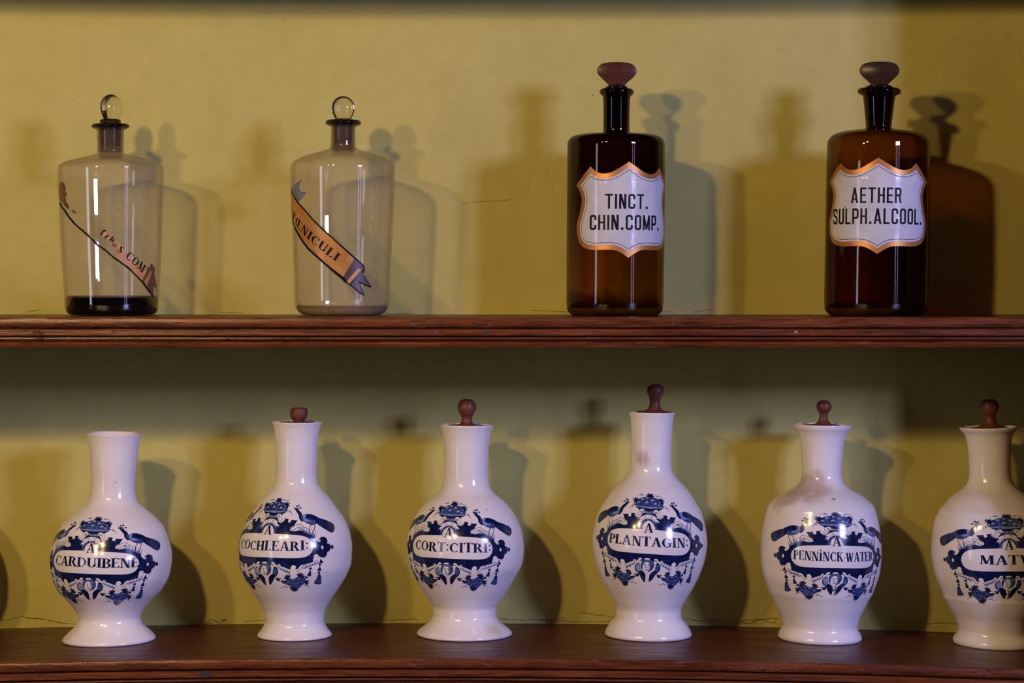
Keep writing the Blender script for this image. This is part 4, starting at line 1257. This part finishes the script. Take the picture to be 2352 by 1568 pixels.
def torn(pts, w):
    """brush line with a broken edge"""
    V, T = [], []
    pts = smooth_poly(pts, False, 6)
    n = len(pts)
    for i, p in enumerate(pts):
        a = pts[max(i - 1, 0)]; b = pts[min(i + 1, n - 1)]
        dx, dy = b[0] - a[0], b[1] - a[1]; L_ = math.hypot(dx, dy) or 1
        w1 = w / 2 * random.uniform(0.6, 1.2); w2 = w / 2 * random.uniform(0.6, 1.3)
        V += [(p[0] - dy / L_ * w1, p[1] + dx / L_ * w1), (p[0] + dy / L_ * w2, p[1] - dx / L_ * w2)]
        if i: k = 2 * i; T += [(k - 2, k - 1, k + 1), (k - 2, k + 1, k)]
    return V, T


jobs = [(torn([(38, 395), (60, 440), (90, 480), (150, 565), (220, 640), (300, 710), (390, 795), (440, 845), (500, 885), (560, 935), (640, 1000), (740, 1070), (840, 1165), (900, 1230), (960, 1310), (1022, 1392)], 20), 1, 3),
        (S_poly([(600, 935), (660, 905), (690, 880), (740, 930), (790, 985), (860, 1070), (920, 1120), (950, 1130), (905, 1215), (840, 1155), (740, 1065), (650, 985)]), 2, 1),
        (S_poly([(462, 722), (490, 680), (520, 700), (590, 780), (560, 800), (505, 765)]), 2, 1),
        (S_poly([(575, 840), (640, 818), (690, 850), (650, 900), (610, 860)]), 2, 1),
        (S_poly([(1000, 1032), (1040, 1085), (1035, 1160), (1062, 1300), (1024, 1285), (1028, 1392), (960, 1310), (905, 1222), (950, 1135), (955, 1085), (985, 1070)]), 4, 1),
        (S_poly([(925, 1225), (990, 1115), (1010, 1125), (950, 1285)]), 0, 2),
        (S_poly([(905, 1215), (950, 1128), (968, 1132), (918, 1232)]), 4, 3),
        (S_poly([(50, 165), (80, 185), (102, 235), (98, 262), (116, 318), (94, 330), (105, 385), (140, 435), (125, 462), (90, 430), (50, 370), (38, 395), (30, 300), (32, 200)]), 4, 1),
        (S_poly([(155, 472), (190, 475), (216, 515), (195, 508)]), 4, 1), (S_poly([(163, 474), (185, 478), (180, 492)]), 1, 2)]
jobs += [(S_stroke([(468, 738), (490, 700), (512, 690), (520, 696)], 18, 3), 1, 4), (S_stroke([(508, 766), (550, 740)], 20, 0), 1, 4), (S_stroke([(560, 795), (598, 757)], 18, 0), 1, 4),
         (S_stroke([(585, 812), (610, 780)], 14, 0), 1, 4), (S_stroke([(590, 850), (612, 822)], 12, 0), 1, 4), (S_stroke([(612, 862), (632, 840)], 12, 0), 1, 4), (S_stroke([(572, 786), (600, 804)], 6, 0), 1, 4)]
pt = label_paint(B1, 'ribbon', r1, jobs, lambda p: B1.unproject(*c1(p)), None, 24)
Rb = B1.rmax * 0.96
for (txt, a, b_, hh) in (('S', (640, 900), (690, 912), 0.0075), ('COM', (722, 975), (905, 1140), 0.0098)):
    f0 = B1.unproject(*c1(a)); f1 = B1.unproject(*c1(b_))
    P0 = (f0[0] * Rb, f0[1]); P1 = (f1[0] * Rb, f1[1])
    ang = math.radians(-40); L = math.dist(P0, P1) if txt != 'S' else 0.0052
    if txt != 'S': ang = math.atan2(P1[1] - P0[1], P1[0] - P0[0])
    for V, T in text_shapes(txt, serif, P0[0], P0[0] + L, P0[1], hh, 0.10, 0.0, ang, P0):
        V, T = subdivide(V, T, 0.004); pt.add(V, T, 1, 4, lambda p: (p[0] / Rb, p[1]))
link_mesh('ribbon_label', pt.verts, pt.faces, [M['ribbon'], M['ink'], M['ribbonpink'], M['ribbonpurple'], M['ribbonbrown']], r1, pt.fm)

# amber bottles
b3prof = [(205, 36), (208, 39), (213, 39), (217, 37), (221, 32), (226, 31), (298, 30), (304, 31), (306, 36), (307.5, 60), (309, 82), (312, 96), (317, 105), (324, 110), (333, 112), (528, 112.3), (690, 111.6), (710, 110), (717, 106), (723, 99)]
b4prof = [(204, 46), (207, 49.5), (212, 49.5), (216, 46), (220, 37), (226, 36), (262, 32), (291, 29.3), (295, 31), (297.5, 46), (300, 68), (304, 88), (309, 101), (317, 111), (327, 116), (340, 117), (487, 118), (690, 118.4), (708, 117), (717, 112), (724, 104)]
B3 = Vessel((1412, 724), (1416.5, 205), 'up', b3prof, YB)
B4 = Vessel((2011.5, 726), (2019.5, 204), 'up', b4prof, YB - 0.01)


def paddle(scale, pts, zb, half_t, ang, lean_x=0.0):
    """flat stopper handle: outline swelled to a rounded slab"""
    ring = smooth_poly(pts, True, 5); n = len(ring)
    cx = sum(p[0] for p in ring) / n; cz_ = sum(p[1] for p in ring) / n
    V, Fc = [], []
    layers = [(-1.0, 0.88), (-0.9, 0.95), (-0.6, 0.985), (0, 1.0), (0.6, 0.985), (0.9, 0.95), (1.0, 0.88)]
    c, s = math.cos(ang), math.sin(ang)
    for (ty, k) in layers:
        for p in ring:
            x = (cx + (p[0] - cx) * k) * scale; z = (cz_ + (p[1] - cz_) * k) * scale; y = ty * half_t
            V.append((x * c - y * s, x * s + y * c, zb + z))
    m = len(layers)
    for i in range(m - 1):
        for k in range(n):
            a = i * n + k; b = i * n + (k + 1) % n
            Fc.append((a, b, b + n, a + n))
    Fc.append(tuple(reversed(range(n)))); Fc.append(tuple(range((m - 1) * n, m * n)))
    return V, Fc


def amber_bottle(v, label, mat, lip_py, neck_py, paddle_pts, ang, pmat, marks=False):
    root = thing('glass_bottle', label, 'bottle', v.loc, v.lean, 'glass bottles on the upper shelf')
    zl = v.z_of(lip_py); zn = v.z_of(neck_py); zb = 0.009

    def th(z): return 0.0026 if z < zl else 0.0030 + (v.prof(z) - v.prof(zl - 0.002))
    V, Fc, fm = shell(v, None, th, zb, lambda z: 1 if z > zn else 0)
    V = [v.skew(p) for p in V]
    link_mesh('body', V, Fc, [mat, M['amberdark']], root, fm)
    r0 = v.prof(zn + 0.01) - 0.0034
    rl = v.prof(zl - 0.004) - 0.0034
    ztop = v.H + 0.0035
    pr = [(0, zn + 0.012), (r0 * 0.9, zn + 0.012), (r0, zn + 0.014), (rl, zl), (rl + 0.001, ztop - 0.001), (rl * 0.96, ztop), (rl * 0.6, ztop + 0.0022), (0, ztop + 0.003)]
    Vp, Fp, _ = lathe_data(pr, 64)
    Vh, Fh = paddle(v.s, paddle_pts, v.H + 0.001, 0.0062, ang)
    parts = [(Vp, Fp, 0), (Vh, Fh, 1)]
    if marks:
        zc = v.H + 0.001 + 41 * v.s
        for sh in (S_stroke(arcpts(-9, 0, 3.2, 3.6, 60, -240), 1.3, 0), S_stroke(arcpts(0, 0.6, 3.4, 3.8, 0, 360), 1.2, 0), S_stroke([(-2, 0.6), (2, 0.6)], 1.1, 0), S_stroke([(7, -3), (7.6, 3.6)], 1.2, 0),
                   S_stroke([(11, -3), (11.6, 3.6)], 1.2, 0), S_stroke([(7, 0.4), (11.4, 0.4)], 1.1, 0)):
            parts.append(([(x * v.s, -0.0064, zc + y * v.s) for x, y in sh[0]], sh[1], 2))
    V, Fc, fm = merge(*parts)
    link_mesh('stopper', V, Fc, [M['amberblack'], pmat, M['emboss']], root, fm, True, auto=0.7)
    return root


pts3 = [(-19, 7), (-25, 14), (-35, 23), (-43, 32), (-45.5, 40), (-43, 48.5), (-35, 56), (-20, 59.5), (0, 60.5), (20, 59.5), (35, 56), (43, 48.5), (45.5, 40), (43, 32), (35, 23), (25, 14), (19, 7), (18, 0), (-18, 0)]
pts4 = [(-19, 7), (-25, 14), (-35, 23), (-43, 32), (-45.5, 40), (-43, 48.5), (-35, 56), (-20, 59.5), (0, 60.5), (20, 59.5), (35, 56), (43, 48.5), (45.5, 40), (43, 32), (35, 23), (25, 14), (19, 7), (18, 0), (-18, 0)]
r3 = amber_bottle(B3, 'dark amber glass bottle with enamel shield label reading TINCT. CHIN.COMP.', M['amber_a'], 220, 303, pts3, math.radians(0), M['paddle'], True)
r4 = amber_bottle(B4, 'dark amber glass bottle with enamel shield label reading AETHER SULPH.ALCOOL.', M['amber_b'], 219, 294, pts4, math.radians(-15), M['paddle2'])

# shield label: half outline in (degrees from its axis, pixels below its top apex)
SH = [(0, 0), (-9, 28), (-19, 56), (-29, 66), (-38, 55), (-45.5, 26), (-56, 76), (-67, 127), (-60.5, 165), (-57.5, 215), (-61, 285), (-65.5, 345), (-65, 400), (-61, 445), (-54, 473), (-42, 487), (-28, 486), (-16, 488), (-8, 504), (0, 530)]
KP = {0, 5, 7, 19}


def shield_ring():
    seg = []; cur = []
    for i, p in enumerate(SH):
        cur.append(p)
        if i in KP and len(cur) > 1:
            seg.append(cur); cur = [p]
    out = []
    for s_ in seg:
        out += smooth_poly(s_, False, 5)[:-1] if len(s_) > 2 else s_[:-1]
    out.append(SH[-1])
    mir = [(-a, y) for a, y in reversed(out[1:-1])]
    return out + mir


def inset_ring(ring, d):
    n = len(ring); area = sum(ring[i][0] * ring[(i + 1) % n][1] - ring[(i + 1) % n][0] * ring[i][1] for i in range(n))
    sgn = 1 if area > 0 else -1; out = []
    for i in range(n):
        p0, p1, p2 = ring[i - 1], ring[i], ring[(i + 1) % n]
        e1 = Vector((p1[0] - p0[0], p1[1] - p0[1])).normalized(); e2 = Vector((p2[0] - p1[0], p2[1] - p1[1])).normalized()
        n1 = Vector((-e1.y, e1.x)) * sgn; n2 = Vector((-e2.y, e2.x)) * sgn
        m = (n1 + n2)
        if m.length < 1e-6: m = n1
        m.normalize(); k = d / max(0.45, m.dot(n1))
        out.append((p1[0] + m.x * k, p1[1] + m.y * k))
    return out


def shield(v, root, apex, centre_deg, lines, width_k=1.0):
    """apex: photo row of the top point; lines: (text, deg0, deg1, row0, row1)"""
    R = v.rmax; s = v.s
    ring = [(math.radians(a * width_k) * R, -(y / 2.45) * s) for a, y in shield_ring()]
    th0 = math.radians(centre_deg)
    # where the traced apex row meets the glass
    X = v.base_x + R / s * math.sin(th0)
    _, z0 = v.unproject(X, apex)
    pt = Paint(v, 0.0006, 0.00008)
    cv = lambda p: (th0 + p[0] / R, z0 + p[1])
    for d_, mi, ly in ((0.0, 0, 0), (0.0054, 1, 1), (0.0076, 2, 2), (0.0082, 1, 3)):
        rg = ring if d_ == 0 else inset_ring(ring, d_)
        V, T = S_poly(rg); V, T = subdivide(V, T, 0.0035)
        pt.add(V, T, mi, ly, cv)
    # edge of the label down to the glass, so it has a body
    n = len(pt.verts); m = len(ring)
    for p in ring:
        th, z = cv(p); pt.verts.append(v.surf(th, z, 0.0006)); pt.verts.append(v.surf(th, z, -0.0001))
    for i in range(m):
        a = n + 2 * i; b = n + 2 * ((i + 1) % m)
        pt.faces.append((a, b, b + 1, a + 1)); pt.fm.append(0)
    for (txt, d0, d1, y0, y1) in lines:
        hh = (y1 - y0) * s
        _, zb_ = v.unproject(X, y1)
        for V, T in text_shapes(txt, sans, math.radians(d0) * R, math.radians(d1) * R, zb_, hh, 0.13):
            V, T = subdivide(V, T, 0.004); pt.add(V, T, 2, 5, lambda p: (p[0] / R, p[1]))
    link_mesh('label', pt.verts, pt.faces, [M['gold'], M['enamel'], M['ink']], root, pt.fm)


B3.base_x = 1413; B4.base_x = 2015.5
shield(B3, r3, 371, 12.5, [('TINCT.', -14.6, 37.0, 446, 479.5), ('CHIN.COMP.', -33, 56.5, 494, 528)])
shield(B4, r4, 362, -8.4, [('AETHER', -38.3, 17.4, 431, 466), ('SULPH.ALCOOL.', -64, 46.5, 479, 514.5)], 1.0)
